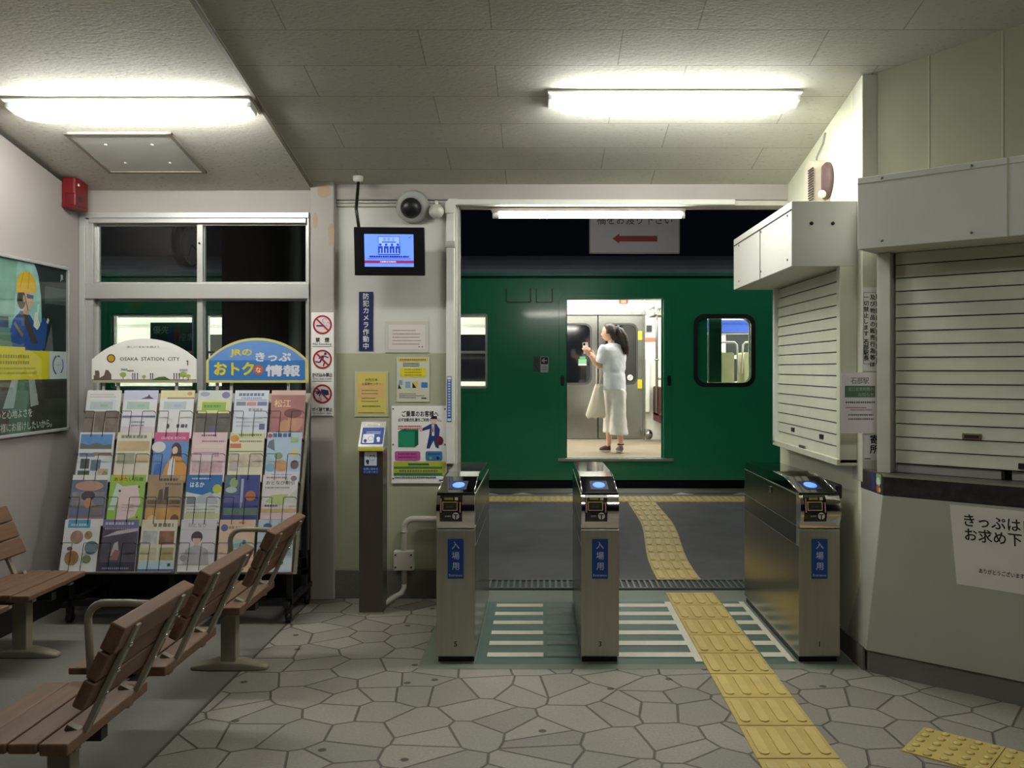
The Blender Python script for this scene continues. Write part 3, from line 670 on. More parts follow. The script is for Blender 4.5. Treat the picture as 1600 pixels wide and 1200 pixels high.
# ================================================================== TICKET GATES
def gate(name, label, x0, x1, num, rearY=5.51):
    y0 = 4.34; w = x1-x0; cx = (x0+x1)/2
    t = thing(name, label, 'ticket gate', (cx, (y0+rearY)/2, 0), 'ticket gates across the passage')
    YZ = Matrix(((0, 0, 1, x0), (1, 0, 0, 0), (0, 1, 0, 0), (0, 0, 0, 1)))
    mb = MB(); mb.prism(YZ, [(y0, .035), (rearY, .035), (rearY, .825), (y0+.05, .83), (y0+.05, .67), (y0, .66)], 0, w, steel); body = mb.build('cabinet', t, bevel=.004)
    mb = MB()
    for s, xx in ((-1, x0-.0012), (1, x1)):
        xs_ = (x0-.0008, x0) if s < 0 else (x1, x1+.0008)
        MB().box((xs_[0], y0+.004, .04), (xs_[1], rearY-.004, .573), mat('gate_side_steel', (150, 144, 128), rough=.24, metal=1., noise=.10, nscale=2.5)).build('side_panel', t)
        MB().box((xs_[0], y0+.055, .574), (xs_[1], rearY-.004, .823), mat('gate_side_train_reflection', (104, 106, 98), rough=.22, metal=1., noise=.08, nscale=2.5)).build('side_panel', t)  # upper steel coloured darker to give the dark train's reflection
        for z in (.572, .668): mb.box((xx, y0+.01, z), (xx+.0012, rearY-.01, z+.0035), mat('gate_seam', (150, 146, 138), metal=.8, rough=.3))
    mb.build('seam_trim', body)
    MB().box((x0+.006, y0+.03, 0), (x1-.006, rearY-.02, .036), black).build('kick_plinth', t)
    # rounded front head
    prof = [(y0+.055, .665), (y0-.002, .665)]+[(y0+.050-.074*math.cos(q), .752+.087*math.sin(q)) for q in [math.radians(-44+i*7.2) for i in range(18)]]+[(y0+.055, .838)]
    mb = MB(); mb.prism(YZ, prof, .001, w-.001, chrome, smooth=True); mb.build('front_head', t, bevel=.005, seg=3)
    # control panel wrapped on the head
    ins = [(.665, .0), (.72, .0), (.76, .0), (.80, .0), (.826, .0)]
    pp = [(y0+.050-.074*math.cos(q), .752+.087*math.sin(q)) for q in [math.radians(d) for d in (-36, -24, -12, 0, 12, 24, 36, 48, 60)]]
    mb = MB(); xa, xb = x0+.018, x0+.128
    V = []
    for (yy, zz) in pp: V += [(xa, yy-.003, zz), (xb, yy-.003, zz), (xb, yy+.02, zz-.002), (xa, yy+.02, zz-.002)]
    mb.rings([V[4*i:4*i+4] for i in range(len(pp))], black_gloss, smooth=False); panel = mb.build('control_panel', t)
    Fp = frame((xa, y0-.0275, .758), (1, 0, 0), (0, -.10+.22, .99)); ar = Art(Fp, .002)
    ar.rr(.014, -.002, .074, .044, .003, '#d8c27a'); ar.rr(.018, .002, .066, .036, .002, '#2a2620'); ar.rect(.03, .014, .04, .010, '#4a4238')
    ar.rect(.003, -.01, .007, .068, '#c98a86'); ar.rect(.097, -.01, .007, .050, '#c98a86')
    ar.rect(.022, .050, .044, .012, '#a79a3c'); ar.rect(.074, .049, .016, .014, '#e8dcae')
    ar.bars(.028, -.032, .030, 1, .02, .008, '#8d8d8d', 0)
    ar.disc(.080, -.027, .0165, '#d8d8d8'); ar.rect(.069, -.023, .022, .005, '#141414'); ar.rect(.077, -.044, .006, .022, '#141414'); ar.done('display_print', panel)
    # top cover: sloping reader pad then a flat rear part
    top = [(y0+.012, .838), (y0+.30, .884), (y0+.50, .887), (rearY-.03, .872), (rearY, .845), (rearY, .825), (y0+.012, .826)]
    mb = MB(); mb.prism(YZ, top, .002, w-.002, black_gloss); cov = mb.build('top_cover', t, bevel=.006, seg=3)
    sl = (.884-.838)/.288
    Fr = frame((x0, y0+.012, .838), (1, 0, 0), (0, 1, sl)); ar = Art(Fr, .0010)
    ar.rect(.052, .055, .088, .150, '#10193f'); ar.done('reader_pad', cov)
    MB().lathe(Fr @ Matrix.Translation((.096, .130, .0012)) @ Matrix.Diagonal((1, 1.55, 1, 1)), [(.031, 0), (.030, .0022), (.0005, .0024)], mat('reader_glow', (90, 130, 235), emit=(84, 128, 240), estr=1.15), 32).build('reader_light', t)
    box('glass_lid', (.03, .34, -.004), (w-.03, .50, .002), mat('lid_glass', (120, 140, 130), rough=.1, coat=.5), cov, F=frame((x0, y0+.012, .838+.040), (1, 0, 0), (0, 1, .01)), bevel=.002)
    for s, xx in ((0, x0+.004), (1, x1-.007)):
        MB().tube([(xx+.0015, y0+.03, .842), (xx+.0015, y0+.30, .888), (xx+.0015, y0+.50, .890)], .0022, chrome, 6).build('edge_trim', cov)
    # plates
    Fl = facing(cx-.039, y0-.001, .418)
    mb = MB(); mb.box((0, 0, 0), (.078, .195, .002), ink('#1d4796'), Fl); pl = mb.build('entry_plate', t)
    ar = Art(Fl, .0021); ar.text('入場用', .039, .150, .040, '#c9d6ec', vert=True, pitch=1.28, bold=.01); ar.text('Entrance', .039, .012, .017, '#c9d6ec', w=.066); ar.done('lettering', pl)
    ar = Art(facing(cx, y0, .085), .0006); ar.text(num, .0, 0, .036, '#101010', bold=.02); ar.done('number', t)
    return t
gate('ticket_gate', 'slim steel ticket gate marked 5 standing beside the poster wall', PX(682, 4.34), PX(742, 4.34), '5')
gate('ticket_gate', 'slim steel ticket gate marked 3 standing between the two striped lanes', PX(908, 4.34), PX(967, 4.34), '3')
g1 = gate('ticket_gate', 'slim steel ticket gate marked 1 standing below the shuttered kiosk', 1.267, 1.466, '1')
mb = MB(); mb.box((1.262, 4.86, .765), (1.2665, 4.90, .80), chrome); mb.build('latch', g1, bevel=.002)
box('sensor_hood', (1.466, 4.40, .80), (1.50, 4.62, .872), black, g1, bevel=.008)

# ================================================================== BACK PANEL: POST, SIGNS, MONITOR
Yi = 5.21
t = thing('intercom_post', 'brown steel intercom post with a sloping blue call panel standing against the back wall', 'intercom', (PX(580, Yi), Yi+.06, 0))
x0, x1 = PX(561, Yi), PX(598, Yi)+.0; postm = mat('post_brown_steel', (104, 96, 88), rough=.35, metal=.75, noise=.08, stretch=(3, 3, .5))
mb = MB(); YZ = Matrix(((0, 0, 1, x0), (1, 0, 0, 0), (0, 1, 0, 0), (0, 0, 0, 1)))
zt = PZ(701, Yi)
mb.prism(YZ, [(Yi, 0), (Yi+.15, 0), (Yi+.15, zt+.02), (Yi, zt)], 0, x1-x0, postm); mb.build('column', t, bevel=.002)
mb = MB(); mb.box((x0-.004, Yi-.004, 0), (x1+.004, Yi+.154, .012), steel); mb.build('foot_plate', t)
mb = MB(); mb.prism(YZ, [(Yi-.012, zt-.012), (Yi+.155, zt+.0), (Yi+.155, zt+.155), (Yi+.10, zt+.155), (Yi-.012, zt+.01)], -.004, x1-x0+.004, mat('intercom_grey', (168, 166, 162), rough=.35, metal=.4)); hd = mb.build('call_head', t, bevel=.003)
box('yellow_strip', (x0-.006, Yi-.015, zt-.014), (x1+.006, Yi-.0, zt+.008), mat('intercom_yellow', (226, 210, 60), rough=.5), t, bevel=.002)
Fh = frame((x0, Yi-.012, zt+.010), (1, 0, 0), (0, .112, .145)); W = x1-x0; H = .183
ar = Art(Fh, .001)
ar.rr(W*.06, .020, W*.92, .118, .006, '#1b3f8e'); ar.rect(W*.18, .15, W*.60, .016, '#d9dade'); ar.bars(W*.24, .154, W*.45, 1, .01, .006, '#8a7a50', 0)
ar.bars(W*.25, .104, W*.6, 2, .011, .005, '#c8d2e6', 0); ar.rr(W*.12, .028, W*.48, .062, .004, '#dfe3ea'); ar.disc(W*.24, .045, .010, '#16306c'); ar.rect(W*.21, .030, .012, .012, '#16306c'); ar.ring(W*.46, .060, .017, .003, '#8790a4'); ar.disc(W*.78, .060, .011, '#dfe3ea'); ar.rect(W*.74, .036, .016, .016, '#dfe3ea'); ar.done('print', hd)
Fq = facing(x0, Yi, zt-.150); ar = Art(Fq)
ar.rr(W*.2, .045, W*.58, .092, .006, '#1b3f8e'); ar.rr(W*.23, .050, W*.52, .082, .004, '#d9dde6'); ar.disc(W*.36, .075, .010, '#16306c'); ar.rect(W*.33, .058, .011, .016, '#16306c'); ar.ring(W*.56, .095, .017, .0025, '#8790a4'); ar.disc(W*.48, .110, .004, '#16306c'); ar.disc(W*.64, .110, .004, '#16306c')
ar.rect(W*.15, .0, W*.7, .042, '#1b3f8e'); ar.text('お問い合わせ', W*.5, .025, .015, '#e0e4ee', w=W*.6); ar.text('インターホン', W*.5, .007, .015, '#e0e4ee', w=W*.6); ar.done('print', t)
# conduit
Yc = 5.545; cp = mat('conduit_cream', (212, 204, 192), rough=.5, noise=.06)
t = thing('wall_conduit', 'cream conduit with a square junction box low on the wall beside the intercom post', 'conduit', (PX(631, Yc), Yc, 0))
cx = PX(631.5, Yc); zc = PZ(811, Yc)
pts = [(PX(690, Yc), Yc, zc), (cx+.06, Yc, zc)]+[(cx+.06-.06*math.sin(a), Yc, zc-.06+.06*math.cos(a)) for a in [i*math.pi/12 for i in range(1, 7)]]+[(cx, Yc, .10)]+[(cx-.05+.05*math.cos(a), Yc-.05*0, .07+.05-.05*math.sin(a)-.05+.0) for a in []]
MB().tube(pts, .020, cp, 14).build('pipe', t)
MB().tube([(cx, Yc, .11), (cx, Yc-.005, .075), (cx-.012, Yc-.03, .048), (cx-.045, Yc-.06, .036), (PX(600, 5.3), 5.33, .034)], .0165, cp, 12).build('pipe', t)
for z in (zc-.085,): MB().cyl((cx, Yc, z), (cx, Yc, z+.012), .0225, cp, 14).build('pipe_collar', t)
box('junction_box', (cx-.062, Yc-.035, PZ(890, Yc)), (cx+.062, YB-.03, PZ(860, Yc)), cp, t, bevel=.005)
for sx in (-1, 1):
    for z in (PZ(884.5, Yc), PZ(865.5, Yc)): MB().cyl((cx+sx*.049, Yc-.037, z), (cx+sx*.049, Yc-.034, z), .006, dark_metal, 8).build('screw', t)
# cable duct round the opening
t = thing('cable_duct', 'white cable duct running down the doorway jamb and along under the lintel', 'duct', (PX(702, YB), YB, 0))
mb = MB(); xa, xb = PX(698, YB), PX(711, YB)
mb.box((xa, YB-.045, .85), (xb, YB-.012, PZ(325, YB)), white_pl); mb.box((PX(706, YB), YB-.05, PZ(322, YB)), (1.22, YB-.02, PZ(313.5, YB)), white_pl); mb.build('duct', t, bevel=.005)
mb = MB(); mb.prism(facing(0, YB-.012, 0), [(xa-.004, PZ(335, YB)), (xb+.004, PZ(335, YB)), (xb+.004, PZ(322, YB)), (xb+.02, PZ(322, YB)), (xb+.02, PZ(313, YB)), (xa+.02, PZ(313, YB)), (xa-.004, PZ(319, YB))], 0, .040, white_pl); mb.build('elbow_cover', t, bevel=.004)
box('duct_clip', (xa-.006, YB-.05, PZ(388, YB)), (xb+.004, YB-.012, PZ(378, YB)), alu_dull, t, bevel=.002)
mb = MB()
for z in (PZ(316, YB-.02), PZ(321.5, YB-.02)): mb.tube([(PX(524, YB), YB-.010, z), (PX(690, YB), YB-.010, z)], .0045, mat('thin_cable', (196, 190, 178)), 6)
mb.build('wall_cable', None, (PX(600, YB), YB, 2.45), label='pair of thin painted cables along the wall top above the monitor', cat='cable')
# narrow blue sticker on the duct
o, ar, w, h = pxsheet('sticker', 'narrow vertical blue sticker with tiny white writing on the doorway duct', 'sticker', 698.5, 588, 705.5, 659, YB-.046, .001, ink('#2550a6'))
for i in range(14): ar.rect(w*.22, h-.034-i*.0168, w*.56, .0105, '#b9c6e4')
ar.rect(w*.12, h-.020, w*.76, .016, '#dfe4f0'); ar.rect(w*.12, .005, w*.76, .016, '#dfe4f0'); ar.done('lettering', o)
# monitor
Ym = 5.36
Fm = frame((PX(608.5, Ym), Ym, PZ(393, Ym)), (1, .05, 0), (-.035, -.14, .985))
t = thing('wall_monitor', 'black monitor with a glowing blue screen mounted high on the back wall', 'monitor', Fm)
mw, mh = .425, .292
mb = MB(); mb.box((-mw/2, -mh/2, -.045), (mw/2, mh/2, .0), black, Fm); mb.build('casing', t, bevel=.005)
box('wall_arm', (-.05, -.05, -.19), (.05, .05, -.045), dark_metal, t, F=Fm)
sx0, sx1, sy0, sy1 = -.150, .146, -.092, .104
mb = MB(); mb.box((sx0, sy0, -.001), (sx1, sy1, .0015), mat('screen_blue', (120, 158, 246), rough=.2, noise=.02, emit=(98, 138, 244), estr=.62), Fm); sc = mb.build('screen', t)
ar = Art(Fm @ Matrix.Translation((sx0, sy0, .0016)), .0002); sw, sh_ = sx1-sx0, sy1-sy0
dk = ink('#2340c4', .45)
ar.rect(sw*.28, .075, sw*.44, .108, dk); ar.rect(sw*.29, .078, sw*.42, .102, ink('#88aaf4', .7))
ar.rect(sw*.36, .146, sw*.28, .006, dk)
for i in range(4):
    xx = sw*(.325+.118*i); ar.disc(xx, .133, .0075, dk); ar.rect(xx-.014, .082, .028, .042, dk); ar.rect(xx-.003, .082, .006, .028, ink('#88aaf4', .7))
for i in range(3): ar.rect(sw*(.385+.09*i), .156, .014, .020, ink('#6f92ea', .6))
ar.rect(sw*.28, .0715, sw*.44, .003, dk)
ar.bars(sw*.10, .056, sw*.80, 1, .02, .0105, ink('#20309a', .2), 0); ar.bars(sw*.05, .047, sw*.9, 1, .02, .004, ink('#4a62c8', .4), 0)
ar.rect(0, .022, sw, .016, ink('#8c2a62', .6)); ar.bars(sw*.32, .026, sw*.32, 1, .02, .008, ink('#d8c8e8', .6), 0); ar.poly([(sw*.90, .176), (sw*.95, .186), (sw*.92, .172)], ink('#3a4ab0', .4)); ar.done('screen_picture', sc)
MB().tube([(PX(557, Ym)+.01, Ym+.03, PZ(357, Ym)), (PX(556, 5.42), 5.43, PZ(325, 5.42)), (PX(560, 5.45), 5.46, ceil_z(5.46)-.01)], .010, black, 8).build('cable', t)
MB().lathe(Matrix.Translation((PX(559.5, 5.46), 5.46, ceil_z(5.46)-.035)), [(.016, 0), (.030, .008), (.032, .03), (.032, .036)], white_pl, 16).build('ceiling_cap', t)
# dome camera and bell
Yd = 5.5
Fd = frame((PX(642, Yd), YB, PZ(318, Yd)), (1, 0, 0), (0, -.25, 1))
t = thing('dome_camera', 'round grey dome camera with a dark lens beside the white bell above the monitor', 'camera', Fd)
MB().lathe(Fd, [(.103, -.02), (.104, .02), (.100, .05), (.088, .065), (.066, .070), (.060, .066)], mat('dome_grey', (176, 176, 172), rough=.4), 40).build('housing', t)
MB().lathe(Fd @ Matrix.Translation((-.005, -.005, 0)), [(.066, .05), (.064, .075), (.050, .096), (.028, .108), (.0005, .112)], mat('dome_dark', (30, 30, 32), rough=.35), 32).build('dome', t)
t = thing('bell_lamp', 'small white round bell fixed between the dome camera and the doorway duct', 'bell', (PX(681, Yd), 5.53, PZ(329, Yd)))
MB().ball((PX(681, Yd), 5.53, PZ(329, Yd)), (.047, .042, .044), mat('bell_white', (206, 202, 192), rough=.4), 20, 12).build('bowl', t)
MB().cyl((PX(681, Yd), 5.53, PZ(329, Yd)+.04), (PX(681, Yd), 5.53, PZ(329, Yd)+.066), .012, white_pl, 12).build('stem', t)
MB().cyl((PX(681, Yd), 5.53, PZ(329, Yd)), (PX(681, Yd), YB, PZ(329, Yd)), .03, dark_metal, 12).build('bracket', t)
# signs
Yw = YB-.002
o, ar, w, h = pxsheet('camera_warning_sign', 'narrow vertical navy sign in white letters under the monitor', 'sign', 561, 456, 583, 548, Yw, .004, ink('#1d2358'))
ar.text('防犯カメラ作動中', w/2, h-.044, .0415, '#e6e6ea', vert=True, pitch=1.085, bold=.016); ar.done('lettering', o)
o, ar, w, h = pxsheet('laminated_notice', 'pale laminated notice in faint print beside the vertical navy sign', 'notice', 602, 502, 670, 551, Yw, .003, mat('laminate', (206, 200, 190), rough=.25, noise=.03))
ar.rect(.022, .022, w-.044, h-.044, '#ddd2cc'); ar.bars(.045, h-.062, w-.09, 5, .0215, .0065, '#8d827c', .3); ar.rect(w-.065, .033, .008, .008, '#555'); ar.rect(w-.045, .033, .008, .008, '#555'); ar.done('print', o)
o, ar, w, h = pxsheet('yellow_notice', 'plain yellow notice in a clear sleeve above the intercom post', 'notice', 554, 580, 607, 651, Yw, .003, mat('clear_sleeve', (196, 194, 160), rough=.25, noise=.03))
ar.rect(.015, .018, w-.03, h-.03, '#d9c668'); ar.rect(.02, h*.42, w-.04, .09, '#dcb878'); ar.text('JR西日本', w/2, h-.062, .020, '#5c5230', w=.08, bold=.01); ar.text('お客様センター', w/2, h-.088, .020, '#5c5230', w=.12, bold=.01)
ar.bars(.045, h-.125, w-.09, 2, .020, .006, '#9a8050', .2); ar.bars(.045, h-.175, w-.09, 2, .018, .006, '#8a7840', .4); ar.bars(.05, h-.225, w-.1, 1, .018, .007, '#6a5c30', 0); ar.bars(.025, .022, w-.05, 1, .01, .006, '#8a7840', 0); ar.done('print', o)
o, ar, w, h = pxsheet('fare_notice', 'white notice with yellow title boxes and small blue pictures above the large gate poster', 'notice', 620, 558, 671, 628, Yw, .003, mat('paper_cream', (206, 204, 184), rough=.6, noise=.03))
ar.rect(.008, h-.028, w-.016, .022, '#d9c25a'); ar.bars(.02, h-.022, w-.04, 1, .01, .010, '#8a7030', 0); ar.bars(.04, h-.042, w-.08, 3, .009, .005, '#55504a', .2)
ar.rr(.022, h-.125, w-.044, .056, .010, '#e0d028'); ar.bars(.05, h-.084, w-.10, 3, .017, .009, '#9a8a20', 0)
ar.poly([(.008, h-.20), (.03, h-.20), (.012, h-.17)], '#26262a'); ar.rect(.014, h-.175, .022, .030, '#7fa0bc'); ar.rect(.055, h-.195, .030, .040, '#86a8c8'); ar.poly([(.10, h-.195), (.125, h-.195), (.10, h-.160)], '#25251f'); ar.poly([(.105, h-.160), (.135, h-.15), (.125, h-.19)], '#d8c030'); ar.rect(w-.050, h-.192, .038, .032, '#3f7cc0')
ar.bars(.015, .050, w-.03, 3, .012, .004, '#77736a', .5); ar.bars(w-.05, .02, .035, 1, .01, .009, '#33332f', 0); ar.done('print', o)
o, ar, w, h = pxsheet('gate_poster', 'large white screwed-on poster of a walking man in blue beside a green box', 'poster', 612, 634, 698, 755, Yw-.004, .005, sign_w)
ar.text('ご乗車のお客様へ', w*.52, h-.066, .040, '#1c1c20', w=w*.66, bold=.03); ar.text('必ず自動改札機をご利用ください。', w*.51, h-.098, .024, '#22222a', w=w*.78, bold=.02)
ar.bars(w*.12, h-.135, w*.42, 2, .015, .010, '#c8606a', 0)
gx, gy = w*.12, h-.262; ar.rect(gx, gy, .105, .098, '#1f8f66'); ar.poly([(gx, gy+.098), (gx+.105, gy+.098), (gx+.128, gy+.113), (gx+.024, gy+.113)], '#187452'); ar.poly([(gx+.105, gy), (gx+.128, gy+.016), (gx+.128, gy+.113), (gx+.105, gy+.098)], '#125a40'); ar.poly([(gx+.03, gy+.11), (gx+.05, gy+.121), (gx+.045, gy+.108)], '#22312c')
mx, my = w*.72, h-.27
ar.poly([(mx-.03, my), (mx-.01, my), (mx+.022, my+.065), (mx+.02, my+.10), (mx-.01, my+.10)], '#23427e'); ar.poly([(mx+.028, my+.008), (mx+.048, my+.0), (mx+.042, my+.10), (mx+.0, my+.10)], '#23427e')
ar.poly([(mx-.012, my+.085), (mx+.050, my+.075), (mx+.055, my+.12), (mx+.034, my+.155), (mx-.004, my+.155), (mx-.055, my+.128), (mx-.055, my+.112), (mx-.008, my+.125)], '#27407a'); ar.poly([(mx+.004, my+.08), (mx+.02, my+.08), (mx+.02, my+.152), (mx+.004, my+.152)], '#e0dcda'); ar.poly([(mx+.006, my+.11), (mx+.014, my+.10), (mx+.014, my+.152)], '#8c2230'); ar.disc(mx-.066, my+.121, .011, '#dcb894'); ar.disc(mx+.016, my+.176, .020, '#e6c6a8'); ar.poly([(mx-.004, my+.186), (mx+.038, my+.186), (mx+.036, my+.206), (mx+.004, my+.204)], '#20202c'); ar.disc(mx+.052, my+.05, .024, '#6a2230', ry=.028)
ar.rr(w*.06, .145, w*.46, .058, .010, '#c05a9c'); ar.bars(w*.12, .180, w*.34, 2, .02, .010, '#8a3070', 0); ar.rr(w*.62, .145, w*.30, .058, .010, '#3b78ae'); ar.bars(w*.66, .180, w*.22, 1, .02, .010, '#24507c', 0); ar.disc(w*.71, .160, .009, '#7fae6a'); ar.disc(w*.84, .160, .010, '#202c50')
ar.rect(w*.04, .052, w*.93, .086, '#b8b83c'); ar.rect(w*.04, .092, w*.88, .014, '#2f7a4a'); ar.rect(w*.04, .052, w*.88, .014, '#2f7a4a'); ar.rect(w*.30, .113, w*.38, .014, '#3a6a50'); ar.bars(w*.14, .072, w*.7, 1, .02, .013, '#7e6a52', 0); ar.bars(w*.06, .034, w*.75, 1, .02, .009, '#55606a', 0); ar.rect(w*.86, .016, .03, .008, '#333')
for px_ in (.03, .97):
    for z in (.03, h/2, h-.02): ar.disc(w*px_, z, .005, '#3c3a38')
ar.done('print', o)
# three prohibition signs on the pillar
Yq = PY-.001; xs0, xs1 = 486.5, 521.5
def prohib(y0, y1, kanji, eng, kind, label):
    o, ar, w, h = pxsheet('prohibition_sign', label, 'sign', xs0, y0, xs1, y1, Yq, .003, sign_w, group='prohibition signs on the pillar')
    cx, cy, r = w/2, h-.078, .060
    ar.disc(cx, cy, r-.004, '#ecd6d4')
    if kind == 's':
        ar.rect(cx-.038, cy-.012, .050, .010, '#26386e'); ar.rect(cx+.014, cy-.012, .022, .010, '#c8ccd8'); ar.ring(cx+.014, cy+.025, .016, .004, '#8a96b4', 20, 260); ar.ring(cx+.036, cy+.006, .010, .003, '#8a96b4', -30, 150)
    elif kind == 'r':
        ar.disc(cx+.018, cy+.034, .0085, '#26386e'); ar.poly([(cx-.008, cy+.022), (cx+.012, cy+.026), (cx+.006, cy-.004), (cx-.012, cy-.004)], '#26386e'); ar.line((cx+.01, cy+.02), (cx+.038, cy+.010), .008, '#26386e'); ar.line((cx-.006, cy+.018), (cx-.022, cy+.004), .008, '#26386e'); ar.line((cx-.004, cy), (cx-.018, cy-.020), .010, '#26386e'); ar.line((cx-.018, cy-.020), (cx-.044, cy-.014), .008, '#26386e'); ar.line((cx+.0, cy), (cx+.014, cy-.018), .010, '#26386e'); ar.line((cx+.014, cy-.018), (cx+.006, cy-.044), .008, '#26386e')
    else:
        ar.poly([(cx-.008, cy+.030), (cx+.036, cy+.024), (cx+.042, cy-.006), (cx+.022, cy-.010), (cx-.010, cy+.004)], '#26386e')
        for q in ((-.046, .016), (-.042, .004), (-.034, -.004), (-.020, -.014)): ar.line((cx-.006, cy+.014), (cx+q[0], cy+q[1]), .007, '#26386e')
        ar.ring(cx-.016, cy-.034, .012, .0025, '#5a6a94'); ar.disc(cx-.016, cy-.034, .003, '#5a6a94')
    ar.ring(cx, cy, r, .011, '#a81e30'); q = r*.68; ar.line((cx-q, cy+q), (cx+q, cy-q), .010, '#a81e30')
    ar.text(kanji, cx, .032, .031 if len(kanji) < 4 else .026, '#1a1a1e', w=.085 if len(kanji) < 4 else w*.90, bold=.025); ar.text(eng, cx, .012, .019, '#3a3a40', w=w*.82 if len(eng) < 14 else w*.8)
    ar.rect(.010, .001, w-.02, .0025, '#4a4a4e'); ar.done('print', o)
prohib(488, 542, '禁　煙', 'No Smoking', 's', 'no smoking sign with a cigarette, topmost of three red ring signs on the pillar')
prohib(542, 596, 'かけ込み禁止', 'Do not rush', 'r', 'no rushing sign with a running figure, middle of three red ring signs on the pillar')
prohib(596, 650, 'ポイ捨て禁止', 'Do not throw rubbish', 't', 'no littering sign with a dropping hand, lowest of three red ring signs on the pillar')
# red alarm box
t = thing('alarm_box', 'red alarm box high on the left wall by the window corner', 'alarm', (XL, 5.44, 2.42))
mb = MB(); z0, z1 = PZ(327, 5.42), PZ(279, 5.42); mb.box((XL, 5.37, z0), (XL+.085, 5.53, z1), red_box); mb.build('case', t, bevel=.012, seg=3)
box('lower_cover', (XL+.02, 5.366, z0+.012), (XL+.09, 5.50, z0+.095), mat('alarm_red_dark', (108, 14, 24), rough=.4), t, bevel=.008)
box('slot', (XL+.0905, 5.40, z0+.04), (XL+.0925, 5.43, z0+.075), black, t); box('pilot_lamp', (XL+.085, 5.40, z1-.05), (XL+.089, 5.415, z1-.035), mat('pilot_white', (230, 225, 215)), t)
# access hatch
Fg = frame((-2.31, 5.065, ceil_z(5.065)-.03), (1, 0, 0), (0, 1, -CS))
t = thing('access_hatch', 'square panelled access hatch in the speckled ceiling beside the strip light', 'hatch', Fg)
mb = MB(); mb.box((-.275, -.24, -.006), (.275, .24, 0), mat('hatch_panel', (204, 200, 194), rough=.6, noise=.03), Fg); mb.build('panel', t)
mb = MB()
for a, b in (((-.295, -.262, -.012), (-.272, .262, 0)), ((.272, -.262, -.012), (.295, .262, 0)), ((-.295, -.262, -.012), (.295, -.24, 0)), ((-.295, .24, -.012), (.295, .262, 0))): mb.box(a, b, mat('hatch_frame', (150, 142, 130), rough=.5, metal=.3), Fg)
mb.build('frame', t)
mb = MB()
for x in (-.13, .13):
    for y in (-.12, .12): MB().cyl(Fg @ Vector((x, y, -.010)), Fg @ Vector((x, y, -.006)), .008, white_pl, 8).build('screw', t)
# ================================================================== POSTER ON THE LEFT WALL
F = frame((XL, 4.0, 1.073), (0, 1, 0), (0, 0, 1))
pw, ph = 1.42, .997
t = thing('framed_poster', 'aluminium-framed poster of a helmeted worker in blue on the left wall above the bench', 'poster', F)
MB().box((0, 0, 0), (pw, ph, .012), mat('poster_dark', (44, 50, 50), rough=.3, noise=.2, nscale=4), F).build('backing', t)
mb = MB()
for a, b in (((0, 0), (pw, .018)), ((0, ph-.018), (pw, ph)), ((0, 0), (.018, ph)), ((pw-.018, 0), (pw, ph))): mb.box((a[0], a[1], .0), (b[0], b[1], .026), alu, F)
mb.build('frame', t, bevel=.003)
ar = Art(F, .0125)
tl = mat('poster_teal', (126, 160, 146), rough=.4, noise=.35, nscale=9)
ar.rect(.018, .48, .90, .50, tl)
ar.poly([(.90, .979), (1.06, .979), (1.10, .93), (1.13, .80), (1.14, .62), (1.14, .48), (.85, .48)], mat('poster_pale', (150, 186, 180), rough=.4, noise=.3, nscale=14))
ar.poly([(1.07, .979), (1.40, .979), (1.40, .48), (1.15, .48), (1.145, .70), (1.12, .88)], '#1d2726'); ar.rect(1.17, .76, .23, .10, '#4a5152'); ar.rect(.018, .60, .80, .06, '#3c4a42'); ar.rect(.018, .48, .84, .12, '#5a7a64')
ar.poly([(1.17, .48), (1.26, .48), (1.24, .64)], '#5d5f62')
ar.poly([(.86, .48), (.83, .58), (.86, .65), (.93, .70), (1.02, .68), (1.10, .61), (1.16, .68), (1.20, .65), (1.17, .50), (1.12, .48)], '#1f478c'); ar.poly([(.92, .70), (.98, .70), (1.10, .52), (1.04, .52)], '#4a3c3c'); ar.line((.87, .63), (.95, .56), .02, '#8a6a3a')
ar.poly([(.955, .685), (1.00, .68), (1.01, .76), (.95, .78)], '#c29a82'); ar.disc(.99, .775, .058, '#cfa68e', ry=.070); ar.poly([(1.03, .79), (1.06, .765), (1.03, .752)], '#cfa68e'); ar.disc(.935, .765, .04, '#33241e', ry=.055); ar.disc(.962, .77, .014, '#c29a82', ry=.02); ar.poly([(.985, .80), (1.055, .795), (1.05, .775), (.99, .775)], '#3a4a6a'); ar.line((.965, .79), (1.0, .705), .006, '#22252a')
ar.poly([(.885, .80)]+[(.985+.098*math.cos(a), .835+.092*math.sin(a)) for a in [math.pi*(1-i/12)*1.02-.0 for i in range(13)]]+[(1.085, .815), (.90, .80)], '#d8a72a'); ar.line((.92, .83), (.955, .915), .008, '#b8861e'); ar.line((1.0, .83), (1.01, .925), .008, '#b8861e')
ar.poly([(1.05, .62), (1.065, .70), (1.095, .705), (1.10, .66), (1.12, .63), (1.09, .60)], '#d8d8c8'); ar.line((1.085, .66), (1.105, .75), .014, '#d8d8c8'); ar.line((1.19, .645), (1.205, .67), .022, '#c8bc9c')
ar.rect(.018, .315, 1.20, .165, '#d9c422'); ar.rect(.018, .48, .95, .018, '#d9c422'); ar.rect(1.215, .315, .187, .165, '#cfcdd0')
ar.bars(.60, .435, .42, 2, .034, .018, '#8c8428', .1); ar.bars(.60, .372, .5, 2, .026, .012, '#a09830', .1)
ar.ring(1.308, .398, .062, .012, '#5a4690', 110, 250); ar.ring(1.308, .398, .058, .009, '#4a3a80', -60, 40); ar.ring(1.308, .398, .058, .008, '#2f3848', 70, 100); ar.bars(1.285, .395, .05, 1, .01, .008, '#b0b0b8', 0)
ar.rect(.018, .018, 1.384, .297, mat('poster_brown', (66, 64, 56), rough=.35, noise=.35, nscale=12))
